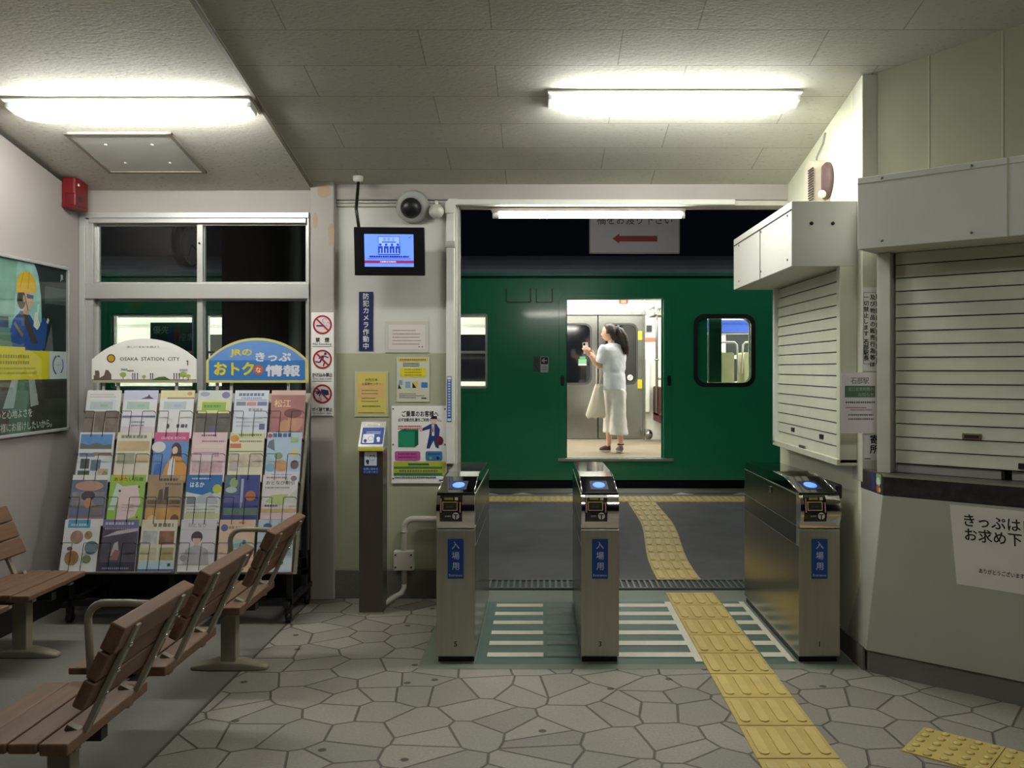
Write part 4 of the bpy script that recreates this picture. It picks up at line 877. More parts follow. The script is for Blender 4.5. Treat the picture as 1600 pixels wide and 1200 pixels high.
ar.poly([(.80, .018), (1.02, .018), (1.00, .31), (.86, .31)], '#54705e'); ar.poly([(.76, .16), (.84, .315), (.90, .315), (.86, .16)], '#9aa6a4'); ar.poly([(1.02, .16), (1.0, .315), (1.06, .315), (1.10, .17)], '#9aa09e'); ar.rect(1.16, .20, .24, .10, '#3a3430')
ar.text('安心と心地よさを', 1.035, .108, .052, '#cfd2c8', 'r', bold=.012, sx=.95)
ar.text('お客様にお届けしたいから。', 1.235, .036, .052, '#cfd2c8', 'r', bold=.012, sx=.92)
ar.text('JR', 1.345, .915, .042, '#d6d6d6', bold=.04, sx=.8); ar.done('print', t)
MB().box((.018, .018, .0195), (pw-.018, ph-.018, .021), GLASS, F).build('cover_glass', t)

# ================================================================== BROCHURE RACKS
RB = Vector((0, 5.01, .317)); RU = Vector((0, .34, .993)).normalized()
FR = frame((0, 5.01, .317), (1, 0, 0), RU)            # x across, y up the slope, z out to the viewer
rack_m = mat('rack_grey', (160, 154, 142), rough=.5, metal=.3); rack_b = mat('rack_black', (26, 26, 28), rough=.5)
wire_m = mat('rack_wire', (34, 34, 36), rough=.4, metal=.4)
ROWS = [.753, .493, .238, -.022]
def rack(label, x0, x1, cols):
    t = thing('brochure_rack', label, 'rack', (( x0+x1)/2, 5.3, 0), 'brochure racks below the window')
    mb = MB(); mb.box((x0, -.03, -.03), (x1, 1.045, -.016), rack_m, FR); mb.build('back_panel', t, bevel=.002)
    for i, r in enumerate(ROWS):
        mb = MB(); mb.box((x0+.01, r-.006, -.018), (x1-.01, r-.001, .034 if i < 3 else .05), rack_m, FR); mb.build('step_shelf', t)
    for x in (x0-.004, x1-.008):
        mb = MB(); mb.prism(Matrix(((0, 0, 1, x), (0, 1, 0, 0), (1, 0, 0, 0), (0, 0, 0, 1))), [(z, y) for z, y in ((.287, 5.0), (1.30, 5.335), (1.30, 5.365), (.280, 5.035))], 0, .012, rack_m); mb.build('side_panel', t)
    # black undercarriage
    mb = MB()
    for x in (x0+.03, x1-.06):
        mb.box((x, 4.98, .10), (x+.03, 5.50, .13), rack_b); mb.box((x, 5.36, .13), (x+.03, 5.40, 1.25), rack_b); mb.box((x, 5.05, .13), (x+.03, 5.08, .30), rack_b)
    mb.box((x0+.03, 5.36, .20), (x1-.03, 5.40, .23), rack_b); mb.box((x0+.03, 5.36, .24), (x1-.03, 5.375, .30), rack_b); mb.box((x0+.03, 5.02, .10), (x1-.03, 5.05, .13), rack_b); mb.build('base_frame', t)
    for x in (x0+.045, x1-.045):
        for y in (5.04, 5.44):
            mb = MB(); mb.cyl((x-.012, y, .03), (x+.012, y, .03), .029, rubber, 16); mb.box((x-.018, y-.012, .03), (x+.018, y+.012, .10), dark_metal); mb.build('caster', t)
    for c in cols:
        for r in ROWS:
            mb = MB(); w = .19
            for s in (0, 1):
                e = c-w/2-.004 if s == 0 else c+w/2+.004; i_ = c-w/2+.062 if s == 0 else c+w/2-.062
                mb.tube([FR @ Vector(p) for p in ((e, r+.150, .012), (e, r+.155, .058), (e+(.002 if s == 0 else -.002), r+.157, .064), (i_-(.004 if s == 0 else -.004), r+.157, .064), (i_, r+.152, .064), (i_, r+.002, .058))], .0019, wire_m, 6)
            mb.build('wire_holder', t)
    return t
LC = [PX(168, 5.35)+.0, PX(225, 5.35), PX(280, 5.35)]
LC = [-2.62, -2.40, -2.18]; RC = [-1.955, -1.735, -1.515]
rl = rack('grey wheeled brochure rack with a white arched header next to the left wall', -2.735, -2.068, LC)
rr_ = rack('grey wheeled brochure rack with a blue arched header next to the pillar', -2.064, -1.398, RC)
def header(parent, px0, px1, pyt, pys, pyb, fill):
    Y = 5.40; x0, x1 = PX(px0, Y), PX(px1, Y); zb, zs, zt = PZ(pyb, Y), PZ(pys, Y), PZ(pyt, Y)
    w = x1-x0; h = zt-zb; hs = zs-zb; sag = h-hs; R = (w*w/4+sag*sag)/(2*sag); a = math.asin(w/2/R)
    arch = [(0, 0), (w, 0)]+[(w/2+R*math.sin(a*(1-2*i/20)), h-R+R*math.cos(a*(1-2*i/20))) for i in range(21)]
    F = facing(x0, Y, zb); mb = MB(); mb.prism(F, arch, 0, .012, fill); o = mb.build('header_sign', parent, bevel=.001)
    for k in (.10, .24, .80):
        MB().box((w*k-.008, -.10, -.012), (w*k+.008, h*.5, -.001), alu_dull, F).build('header_post', parent)
    return o, Art(F @ Matrix.Translation((0, 0, .012))), w, h, hs, R, a, arch
o, ar, w, h, hs, R, a, arch = header(rl, 145, 308, 529, 562, 598, sign_w)
ar.rect(0, 0, w, .016, '#b0a890'); ar.rect(0, .016, w, .004, '#5a5048')
ar.disc(w*.185, h*.55, .026, '#2f2b26'); ar.disc(w*.185, h*.55, .020, '#d09c28'); ar.text('OSAKA  STATION  CITY', w*.27, h*.50, .030, '#2a2a2c', 'l', w=w*.57)
ar.text('楽しい"まち"を遊ぼう', w*.49, h*.79, .014, '#77736e', w=w*.31)
ar.poly([(.012, .02), (.012, .045), (.02, .045), (.02, .075), (.042, .075), (.048, .06), (.048, .03), (.075, .045), (.085, .078), (.10, .078), (.12, .05), (.12, .02)], '#6e6058')
for x, s in ((.30, .020), (.50, .012), (.875, .022), (.925, .014)): ar.rect(w*x-.002, .02, .004, s*1.2, '#8a7a4a'); ar.disc(w*x, .02+s*1.5, s, '#a6b862', ry=s*.75)
ar.poly([(w*.58, .02), (w*.64, .035), (w*.70, .038), (w*.75, .02)], '#4f7a34'); ar.rect(w*.28, .078, .04, .009, '#8fb0bc'); ar.rect(w*.34, .070, .04, .008, '#9a948e'); ar.rect(w*.84, .076, .05, .008, '#c0b8d8')
for x in (.39, .41, .435, .56, .58, .785, .81, .835): ar.rect(w*x, .022, .005, .030, '#4a4456'); ar.disc(w*x+.0025, .055, .004, '#4a4456')
ar.rect(w*.915, .105, .005, .022, '#33313a'); ar.disc(w*.918, .131, .005, '#33313a'); ar.done('print', o)
o, ar, w, h, hs, R, a, arch = header(rr_, 323, 482, 528, 564, 598, mat('header_yellow', (214, 204, 128), rough=.4))
k = .86
ins = [(w/2+(x-w/2)*.945, .016+y*.885) for x, y in arch]
ar.poly(ins, '#3f7cc0'); ar.poly([p for p in ins if p[1] > h*.52]+[(ins[-1][0], h*.50), (ins[1][0], h*.50)], '#6b96d6')
yc = '#e2c81c'; wc = '#e2e0e8'
ar.text('JRの', w*.345, h*.615, .050, yc, w=w*.21, bold=.035); ar.text('おトク', w*.275, h*.19, .088, yc, w=w*.38, bold=.05)
ar.disc(w*.515, h*.29, .030, '#c8603c'); ar.text('な', w*.515, h*.235, .038, '#f0d8c0', bold=.03)
ar.text('きっぷ', w*.66, h*.49, .062, wc, w=w*.34, bold=.045); ar.text('情報', w*.755, h*.17, .072, wc, w=w*.33, bold=.045); ar.done('print', o)
# --- brochures
def brochure(col, row, label, bgc, ops):   # one leaflet with its printed cover
    w, h = .203, .290
    F = FR @ Matrix.Translation((col-w/2, ROWS[row]+.002, .014)) @ Matrix.Rotation(math.atan(.030/.285), 4, 'X')
    mb = MB(); mb.box((0, 0, 0), (w, h, .006), mat('brochure_paper', (222, 218, 214), rough=.4, noise=.02), F)
    o = mb.build('brochure', None, F, label=label, cat='brochure', group='brochures standing in the wire racks')
    ar = Art(F @ Matrix.Translation((0, 0, .006)), .0002)
    def pale(c):
        if not isinstance(c, str): return c
        q = [int(c.lstrip('#')[i:i+2], 16) for i in (0, 2, 4)]; return '#%02x%02x%02x' % tuple(int(x+(255-x)*.16) for x in q)
    ar.rect(0, 0, w, h, pale(bgc))
    for op in ops:
        k, a = op[0], [pale(x) if isinstance(x, str) and x.startswith('#') else x for x in op[1:]]
        if k == 'r': ar.rect(a[0]*w, a[1]*h, a[2]*w, a[3]*h, a[4])
        elif k == 'd': ar.disc(a[0]*w, a[1]*h, a[2]*w, a[4], ry=a[3]*h)
        elif k == 'l': ar.bars(a[0]*w, a[1]*h, a[2]*w, a[3], a[4]*h, a[5]*h, a[6], .15)
        elif k == 'p': ar.poly([(x*w, y*h) for x, y in a[0]], a[1])
        elif k == 't': ar.text(a[0], a[1]*w, a[2]*h, a[3]*h, a[4], w=a[5]*w if len(a) > 5 else None, bold=a[6] if len(a) > 6 else .01)
    ar.done('cover_print', o)
def N(name, c, s=14, n=.45): return mat('print_'+name, tuple(x+(255-x)*.16 for x in c), rough=.45, noise=n, nscale=s)
card = lambda c, c2, g: [('r', .04, .56, .84, .24, c), ('r', .12, .60, .66, .16, c2), ('r', .42, .65, .22, .06, g)]
BR = [
 (LC[0], 0, 'pale leaflet over a brown woodland photo, top row of the rack beside the wall', N('wood', (104, 90, 80)), [('r', 0, .56, 1, .44, '#d6d2d6'), ('l', .08, .90, .8, 2, .05, .02, '#a89aa6')]+card('#c6ccd0', '#aab4ba', '#90b090')+[('r', .28, .05, .015, .46, '#b8b0a8'), ('r', .60, .05, .015, .30, '#b8b0a8')]),
 (LC[1], 0, 'lilac leaflet with a small dark seated figure, top row centre under the white header', '#dad6de', [('r', 0, .80, 1, .20, '#c2c4de'), ('p', [(.5, .82), (.9, .82), (.78, .87), (.74, .92), (.70, .87)], '#3c3a44')]+card('#d4dad4', '#a8b8b4', '#90b8a0')+[('r', .02, .44, .96, .03, '#6a5fa0'), ('l', .30, .32, .4, 2, .07, .03, '#77737c'), ('r', .0, .10, 1, .14, '#d0c0c8')]),
 (LC[2], 0, 'cream headed leaflet with tiny walking figures, top row beside the rack gap', '#dedade', [('r', 0, .84, 1, .16, '#dcd09a'), ('r', .2, .82, .8, .03, '#8a7460'), ('d', .86, .93, .07, .04, '#c88a5c')]+card('#d8dcdc', '#b4bcc4', '#a0b0c8')+[('d', .30, .25, .04, .05, '#4a4450'), ('l', .55, .22, .36, 1, .1, .07, '#4a464c')]),
 (LC[0], 1, 'blue sky and mountain cover with a photo collage, second row beside the wall', '#ccd0d8', [('r', .03, .66, .92, .30, N('sky', (74, 128, 190), 8, .2)), ('p', [(.03, .66), (.95, .66), (.95, .76), (.7, .74), (.5, .79), (.3, .74), (.03, .78)], '#56564e'), ('r', .05, .50, .44, .08, '#6a6a8a'), ('r', .45, .52, .52, .07, '#8a6a52'), ('r', .10, .26, .26, .20, '#3c4844'), ('r', .40, .22, .28, .22, N('lake', (90, 110, 130))), ('r', .05, .02, .34, .20, '#2f4a34'), ('r', .62, .04, .30, .22, '#b09a80'), ('d', .84, .14, .08, .08, '#7a7a4a')]),
 (LC[1], 1, 'beige cover with a tan hot spring photo, second row under the white header', '#d6cdb8', [('l', .12, .88, .76, 1, .05, .06, '#7a7468'), ('r', .04, .62, .92, .20, N('tan', (196, 168, 124), 7, .25)), ('r', .06, .36, .5, .22, N('olive', (150, 150, 124), 9, .25)), ('r', .58, .38, .38, .18, '#c4ac86'), ('r', .30, .02, .36, .16, '#d4c6cc'), ('r', .66, .02, .3, .10, '#d8b430')]),
 (LC[2], 1, 'pink topped guide cover of a woman in orange, second row beside the rack gap', N('gblue', (86, 130, 194), 5, .12), [('r', .0, .82, 1, .18, '#c64f7e'), ('t', 'GUIDE BOOK', .56, .86, .07, '#e8d8e0', .72), ('d', .15, .70, .20, .11, '#dcd4d8'), ('p', [(.50, .40), (.56, .72), (.80, .72), (.86, .40)], '#3a2a2c'), ('d', .66, .68, .13, .11, '#3a2a2c'), ('d', .63, .63, .08, .08, '#dcb8a4'), ('p', [(.28, .0), (.40, .34), (.58, .52), (.82, .50), (1, .30), (1, .0)], '#d08a3a'), ('p', [(.45, .0), (.50, .40), (.60, .52), (.66, .40), (.66, 0)], '#d8d8e0'), ('p', [(.04, .05), (.10, .35), (.24, .36), (.30, .05)], '#3a5aa8')]),
 (LC[0], 2, 'navy cover with a brown shop sign and white bottom, third row beside the wall', '#55607c', [('r', 0, .90, 1, .10, '#dcd6d4'), ('d', .5, .78, .40, .10, '#b08272'), ('r', .04, .36, .92, .30, N('store', (130, 122, 122), 16)), ('d', .5, .58, .2, .10, '#3a3438'), ('d', .52, .44, .12, .1, '#b87a5a'), ('d', .82, .50, .16, .12, '#6a7080'), ('r', .55, .20, .4, .18, '#6a5f60'), ('r', 0, .0, 1, .14, '#d2d8e0'), ('r', 0, .13, 1, .03, '#a05a50')]),
 (LC[1], 2, 'bright green cover with a pink map, third row under the white header', '#86b83c', [('r', .10, .86, .38, .14, '#c8a824'), ('t', 'あいたい兵庫', .52, .88, .085, '#4a6a20', .84, .03), ('p', [(.22, .05), (.28, .55), (.20, .76), (.80, .80), (.92, .45), (.78, .18), (.5, .10)], '#dcc4c4'), ('p', [(.02, .3), (.2, .84), (.36, .78), (.2, .3)], '#c4d4cc'), ('d', .66, .92, .03, .02, '#c88a3a'), ('d', .30, .68, .035, .025, '#3a3a34'), ('d', .84, .76, .03, .02, '#3a3a34'), ('d', .86, .16, .03, .02, '#8a2a2a'), ('l', .4, .40, .4, 3, .06, .02, '#b89a9a')]),
 (LC[2], 2, 'brown sepia cover with a crowd and couple, third row beside the rack gap', N('sepia', (156, 128, 98), 8, .2), [('l', .34, .88, .5, 1, .05, .05, '#4a382c'), ('l', .5, .80, .46, 1, .05, .035, '#5a4636'), ('r', .9, .9, .08, .08, '#c0a040'), ('p', [(.3, .45), (.34, .70), (.44, .72), (.48, .45)], '#4a3c38'), ('p', [(.48, .45), (.50, .76), (.60, .76), (.62, .45)], '#3c302c'), ('r', .03, .42, .94, .08, N('crowd', (90, 70, 60), 40)), ('r', 0, .04, 1, .30, N('gold', (190, 140, 70), 9, .3)), ('d', .2, .12, .12, .08, '#d8b080'), ('d', .85, .12, .12, .10, '#5a3a28')]),
 (LC[0], 3, 'white cover with five round food and scenery photos, bottom row beside the wall', '#d6d6d6', [('r', .10, .84, .62, .16, '#3f92bc'), ('l', .18, .88, .5, 1, .05, .04, '#b8d4e0'), ('r', .74, .86, .2, .12, '#dcdcdc'), ('d', .38, .66, .18, .13, N('food', (150, 110, 96), 25)), ('d', .70, .70, .11, .08, N('food2', (140, 112, 70), 25)), ('d', .82, .46, .19, .13, N('scene', (90, 112, 120), 12)), ('d', .22, .44, .08, .04, '#5a4438'), ('d', .30, .26, .20, .14, N('food3', (150, 104, 56), 18)), ('d', .72, .24, .12, .08, '#6a7448')]),
 (LC[1], 3, 'dark violet night photo cover, bottom row under the white header', N('night', (62, 58, 70), 9, .5), [('r', 0, .84, 1, .16, '#5c5a8c'), ('l', .06, .90, .88, 1, .05, .05, '#b8b4d0'), ('l', .06, .81, .88, 1, .05, .03, '#9a7a80'), ('p', [(.02, .66), (1, .78), (1, .84), (.4, .78)], '#b0a8b8'), ('p', [(.28, .30), (.36, .54), (.46, .58), (.52, .34)], '#a8a4a8'), ('p', [(.26, .22), (.50, .22), (.56, .40), (.40, .42)], '#8a5a4c'), ('r', 0, 0, 1, .18, '#1c1d30'), ('l', .1, .05, .8, 1, .05, .03, '#7a7aa0')]),
 (LC[2], 3, 'cream cover with two photos and a pale blue foot, bottom row beside the rack gap', '#d2cbb2', [('l', .34, .86, .6, 1, .05, .07, '#7a735c'), ('r', .06, .52, .40, .26, N('p1', (170, 170, 178), 20)), ('r', .52, .52, .42, .26, N('p2', (128, 84, 66), 22)), ('r', .04, .22, .44, .24, N('p3', (190, 186, 150), 10, .2)), ('r', .56, .22, .40, .24, N('p4', (166, 152, 104), 10, .25)), ('r', 0, .04, 1, .16, '#a8c4d4'), ('r', 0, 0, 1, .05, '#3c4a7c'), ('r', .82, .10, .08, .06, '#22262e')]),
 (RC[0], 0, 'pale leaflet with violet flowers and a lime green card, top row under the blue header', N('dark', (84, 78, 72), 14, .4), [('r', 0, .56, 1, .44, '#c8ccc4'), ('d', .82, .90, .12, .07, '#7a6aa4'), ('d', .2, .92, .14, .05, '#8a94b4'), ('r', .04, .52, .92, .28, '#d2d494'), ('r', .14, .58, .70, .17, '#88b040'), ('l', .2, .64, .56, 1, .05, .05, '#5a7a3a'), ('r', .40, .06, .24, .20, '#564a6a')]),
 (RC[1], 0, 'pale blue timetable leaflet with three coloured tabs, top row between its neighbours', '#cdd2e0', [('l', .12, .88, .76, 1, .05, .06, '#5a6690'), ('l', .2, .82, .6, 1, .05, .03, '#7a86a8'), ('r', .05, .79, .9, .012, '#4a527c'), ('r', .06, .68, .28, .08, '#6a7a84'), ('r', .37, .68, .28, .08, '#d07f72'), ('r', .68, .68, .28, .08, '#6a6aa4'), ('l', .44, .56, .4, 1, .05, .06, '#9a8a94'), ('l', .1, .40, .8, 3, .08, .03, '#aab0c4'), ('r', .78, .18, .16, .12, '#55587a')]),
 (RC[2], 0, 'rose coloured cover with gold characters and a portrait, top row beside the pillar', N('rose', (160, 98, 94), 6, .3), [('t', '松江', .34, .66, .17, '#e0c084', .48, .02), ('d', .74, .36, .22, .22, N('skinp', (186, 132, 106), 8, .2)), ('d', .66, .52, .26, .10, '#6a3a38'), ('d', .44, .24, .16, .14, '#c08a62'), ('r', .0, .9, 1, .1, '#d0a8a0'), ('r', .2, .04, .7, .10, '#4a4438')]),
 (RC[0], 1, 'pink sheet of small print, second row under the blue header', '#dcbcc2', [('l', .25, .92, .5, 1, .05, .035, '#6a4450'), ('l', .28, .80, .68, 1, .05, .03, '#8a5a68'), ('r', .06, .68, .86, .07, '#e0cbb0'), ('r', .06, .50, .74, .10, '#b890a0'), ('r', .06, .42, .6, .12, '#dcc4cc'), ('r', .06, .18, .86, .22, N('pk', (196, 160, 168), 40, .2)), ('l', .1, .10, .8, 1, .05, .03, '#8a6a74')]),
 (RC[1], 1, 'pale yellow sheet with a red box and orange disc, second row between its neighbours', '#d9d3b4', [('r', .0, .88, 1, .10, '#c8cc94'), ('l', .26, .93, .65, 1, .05, .03, '#5a5a40'), ('d', .14, .87, .13, .07, '#d88a3c'), ('l', .28, .80, .68, 1, .05, .03, '#7a705a'), ('r', .02, .68, .32, .09, '#cc6a44'), ('r', .02, .60, .96, .02, '#8a8060'), ('r', .04, .30, .92, .26, N('yl', (196, 184, 160), 30, .2)), ('r', .04, .22, .22, .16, '#b0a4ac'), ('r', .70, .05, .14, .05, '#3a3836')]),
 (RC[2], 1, 'light blue illustrated cover with tiny colourful drawings, second row beside the pillar', '#a9c2d8', [('l', .16, .90, .62, 1, .05, .08, '#3a5a94'), ('d', .08, .93, .07, .04, '#b03a3a'), ('p', [(.02, .7), (.24, .62), (.2, .86), (.06, .82)], '#5a6a7c'), ('d', .36, .52, .12, .07, '#7a9464'), ('d', .82, .58, .12, .10, '#c8c08a'), ('d', .44, .32, .20, .12, '#cc9460'), ('d', .14, .28, .14, .09, '#6f9fc0'), ('d', .84, .34, .12, .09, '#6a4a50'), ('r', .0, .02, 1, .18, '#d0d0e0'), ('l', .2, .08, .6, 1, .05, .07, '#7f8cc4'), ('r', .7, .80, .2, .1, '#9ab870')]),
 (RC[0], 2, 'blue topped leaflet with a white airport train, third row under the blue header', '#cdd3cf', [('p', [(.0, 1), (1, 1), (1, .70), (.6, .58), (.3, .62), (.0, .66)], '#205fa6'), ('l', .14, .91, .62, 1, .05, .03, '#b0c8e4'), ('t', 'はるか', .30, .76, .12, '#e4ecf4', .40, .03), ('d', .88, .72, .13, .09, '#b8b83c'), ('p', [(.30, .44), (.32, .56), (.70, .66), (.94, .48), (.90, .42)], '#a6aeb8'), ('r', .04, .42, .24, .14, '#6a7280'), ('l', .06, .30, .86, 2, .06, .03, '#9a9f98'), ('r', .02, .14, .96, .10, '#b4bc7c'), ('r', 0, .04, 1, .02, '#4a4a8c')]),
 (RC[1], 2, 'deep blue cover with a pale tower and an orange bowl, third row between its neighbours', '#30387e', [('p', [(0, 1), (.42, 1), (.42, .62), (0, .62)], '#47606e'), ('d', .26, .84, .12, .10, '#8aa070'), ('d', .20, .70, .16, .06, '#aab4ba'), ('r', .47, .46, .075, .46, '#a0a8c8'), ('p', [(.46, .46), (.55, .46), (.50, .30)], '#8088b0'), ('d', .76, .58, .15, .10, '#b05a34'), ('r', 0, .44, .45, .16, '#4a4f8a'), ('r', .02, .20, .96, .14, '#4f6a5a'), ('r', 0, 0, 1, .18, '#23286e')]),
 (RC[2], 2, 'white cover with a green landscape drawing, third row beside the pillar', '#d6cfcf', [('l', .10, .93, .60, 1, .05, .03, '#8a5a5a'), ('d', .88, .93, .09, .05, '#7a6a74'), ('t', 'おとなび割引', .50, .81, .085, '#3a3438', .80, .01), ('l', .08, .73, .7, 1, .05, .03, '#8a7f80'), ('p', [(.1, .46), (.3, .60), (.75, .62), (.66, .46), (.6, .40)], '#a9b86a'), ('p', [(.6, .46), (.98, .72), (.98, .44)], '#c4c4b8'), ('l', .1, .37, .4, 1, .05, .04, '#55505a'), ('r', 0, .26, 1, .07, '#c8a06a'), ('r', 0, .12, 1, .13, '#d0b4bc'), ('r', 0, .10, 1, .015, '#5a4a6a')]),
 (RC[0], 3, 'grey-lilac cover with a short haired person in grey, bottom row under the blue header', '#cbc6cd', [('t', 'おとなび', .46, .86, .09, '#6a6a84', .52, .0), ('r', 0, .80, 1, .006, '#a8a2ac'), ('d', .47, .66, .16, .115, '#352a36'), ('d', .47, .615, .115, .085, '#d4a88e'), ('p', [(.33, .64), (.62, .64), (.58, .71), (.40, .71)], '#352a36'), ('r', .41, .46, .12, .10, '#d0a48a'), ('p', [(.10, .06), (.18, .42), (.40, .50), (.56, .50), (.80, .42), (.88, .06)], '#a4a2a6'), ('d', .14, .26, .10, .06, '#8a8688'), ('r', 0, 0, 1, .12, '#d6d2d4'), ('r', 0, .12, 1, .02, '#9a8a70')]),
 (RC[1], 3, 'peach cover with a turquoise pool shape and navy badge, bottom row between its neighbours', '#d6b298', [('d', .14, .84, .10, .07, '#4a5488'), ('l', .26, .82, .5, 1, .05, .05, '#a07a64'), ('d', .62, .94, .10, .02, '#c08070'), ('d', .56, .52, .36, .10, '#9fbcb4'), ('d', .58, .50, .2, .05, '#7aa8a8'), ('d', .72, .56, .05, .05, '#4a5068'), ('r', .0, .08, 1, .14, '#cfa486')]),
 (RC[2], 3, 'pale blue cover with a small navy emblem, bottom row beside the pillar behind the bench', '#aebfd0', [('d', .26, .87, .12, .06, '#34478a'), ('d', .60, .92, .05, .02, '#7a94b8'), ('r', .04, .30, .92, .30, N('mist', (150, 168, 186), 8, .2)), ('r', 0, .04, 1, .22, '#c4d2de')]),
]
for b in BR: brochure(*b)
# ================================================================== BENCHES
def bench(name, label, xr, sgn, seats, arms, legs, y0, y1):
    """a row of slatted seats running in depth; sgn +1: the backrest stands on the +X side"""
    t = thing(name, label, 'bench', (xr-sgn*.17, (y0+y1)/2, 0), 'slatted waiting room benches')
    X = lambda d: xr-sgn*d          # d = distance from the rear edge of the seat towards its front
    box('beam', (min(X(.12), X(.20)), y0+.10, .30), (max(X(.12), X(.20)), y1-.05, .345), dark_metal, t, bevel=.004)
    for a, b in seats:
        s0, s1 = a-.03, b-.03
        mb = MB()
        for k in range(4):
            d0 = .005+k*.089; xa, xb = sorted((X(d0), X(d0+.083))); mb.box((xa, s0, .350-.006*(k == 0)), (xb, s1, .380-.004*(k == 3)), wood)
        mb.build('seat', t, bevel=.006, seg=3)
        for yy in (s0+.09, s1-.09):
            xa, xb = sorted((X(.02), X(.33))); box('seat_bracket', (xa, yy-.018, .325), (xb, yy+.018, .350), beige_metal, t, bevel=.003)
        # leaning backrest: three boards
        lo, hi = Vector((X(-.005 if sgn > 0 else .01), 0, .465)), Vector((X(-.125 if sgn > 0 else -.10), 0, .715))
        upv = (hi-lo).normalized(); nrm = Vector((-upv.z*sgn, 0, upv.x*sgn)); L = (hi-lo).length
        Fb = Matrix(((0, upv.x, nrm.x, lo.x), (1, 0, 0, a), (0, upv.z, nrm.z, lo.z), (0, 0, 0, 1)))   # x along, y up the back, z to the sitter
        mb = MB()
        for k in range(3):
            q0 = k*L/3+.002; q1 = (k+1)*L/3-.003
            z0 = -.016 if k < 2 else -.026
            mb.box((0, q0, z0), (b-a, q1, .020), wood, Fb)
        br = mb.build('backrest', t, bevel=.007, seg=3)
        for u in (.16*(b-a), .80*(b-a)):
            mb = MB(); mb.box((u-.014, -.10, -.034), (u+.014, L-.012, -.017), beige_metal, Fb); mb.box((u-.014, -.13, -.034), (u+.014, -.09, .03), beige_metal, Fb); mb.build('back_strap', br, bevel=.002)
            for q in (.035, .115, .20): MB().lathe(Fb @ Matrix.Translation((u, q, -.034)) @ Matrix.Rotation(math.pi, 4, 'X'), [(.010, 0), (.009, .004), (.0005, .007)], chrome, 10).build('bolt', br)
    for y in arms:
        pts = [(X(.25), y, .33), (X(.258), y, .50), (X(.262), y, .56)]
        pts += [(X(.262-.06+.06*math.cos(q)), y, .56+.06*math.sin(q)) for q in [i*math.pi/12 for i in range(1, 7)]]
        pts += [(X(.12), y, .62), (X(.02), y, .615)]
        MB().tube(pts, .0135, beige_metal, 10).build('armrest', t)
    for y in legs:
        xc = X(.16); mb = MB()
        mb.box((xc-.036, y-.03, .03), (xc+.036, y+.03, .32), beige_metal); xa, xb = sorted((X(.03), X(.32))); mb.box((xa, y-.022, .285), (xb, y+.022, .325), dark_metal)
        R = []
        for x, h, w in ((-.185, .018, .022), (-.16, .028, .032), (-.06, .050, .038), (.06, .050, .038), (.16, .028, .032), (.185, .018, .022)):
            R.append([Vector(p) for p in ((xc+x, y-w, .002), (xc+x, y+w, .002), (xc+x, y+w, h*.7), (xc+x, y+w*.6, h), (xc+x, y-w*.6, h), (xc+x, y-w, h*.7))])
        mb.rings(R, beige_metal); mb.build('leg', t, bevel=.003)
    return t
bench('waiting_bench', 'brown slatted bench seen from behind with armrests, standing along the paving edge', -1.345, 1, [(2.545, 3.06), (3.20, 3.70), (3.985, 4.50)], [3.13, 4.56], [2.78, 4.27], 2.55, 4.60)
bench('waiting_bench', 'brown slatted bench along the left wall under the framed poster', -2.775, -1, [(2.9, 3.40), (3.55, 4.05), (4.20, 4.72)], [2.85], [3.2, 4.45], 2.9, 4.72)

# ================================================================== TRAIN
YT = 10.85; PT = FPX/YT
def tx(p): return PX(p, YT)
def tz(p): return PZ(p, YT)
ZF = tz(716)                       # car floor
FT = facing(0, YT, 0)
tr = thing('train_car', 'long green commuter train car standing at the platform with its door open', 'train', (0, 12.3, ZF-.35))
dx0, dx1, dz1 = tx(884), tx(1037), tz(467)
wins = [(tx(718)-.90, tx(762), tz(607), tz(490)), (-2.62, -1.72, tz(607), tz(490)), (-5.28, -4.27, tz(607), tz(490)), (-4.13, -3.20, tz(607), tz(490)), (-7.3, -6.4, tz(607), tz(490))]
rw = (tx(1090), tx(1174), tz(598), tz(497))
holes = [[(dx0, ZF), (dx1, ZF), (dx1, dz1-.0)]+[(dx0, dz1)]]
for a, b, c, d in wins: holes.append(rrect(a, c, b, d, .03, 3))
holes.append(rrect(*[rw[0], rw[2], rw[1], rw[3]], .10, 6))
mb = MB(); plate(mb, FT, [(-9, tz(750)), (8, tz(750)), (8, tz(430)), (-9, tz(430))], holes, -.06, 0, traingreen)
mb.build('body_side', tr)
mb = MB(); plate(mb, FT, [(-9, ZF), (8, ZF), (8, 2.56), (-9, 2.56)], [[(dx0, ZF+.001), (dx1, ZF+.001), (dx1, dz1), (dx0, dz1)]]+holes[1:], -.16, -.125, carwhite); mb.build('inner_lining', tr)
mb = MB()
R = []
for yy, zz in ((.03, tz(430)), (.02, tz(421)), (-.05, tz(414)), (-.30, tz(402)), (-.75, tz(388)), (-1.45, tz(382)), (-2.2, tz(388)), (-2.9, tz(430))):
    R.append((yy, zz))
P = [(Vector((-9, YT-y, z)), Vector((8, YT-y, z))) for y, z in R]
mb.add([q for p in P for q in p], [(2*i, 2*i+1, 2*i+3, 2*i+2) for i in range(len(P)-1)], trainroof)
mb.build('roof', tr)
mb = MB(); mb.box((-9, YT-.045, tz(432)), (8, YT+.01, tz(427)), traingreen); mb.box((-9, YT-.012, tz(435)), (8, YT, tz(432)), rubber); mb.build('gutter', tr, bevel=.006)
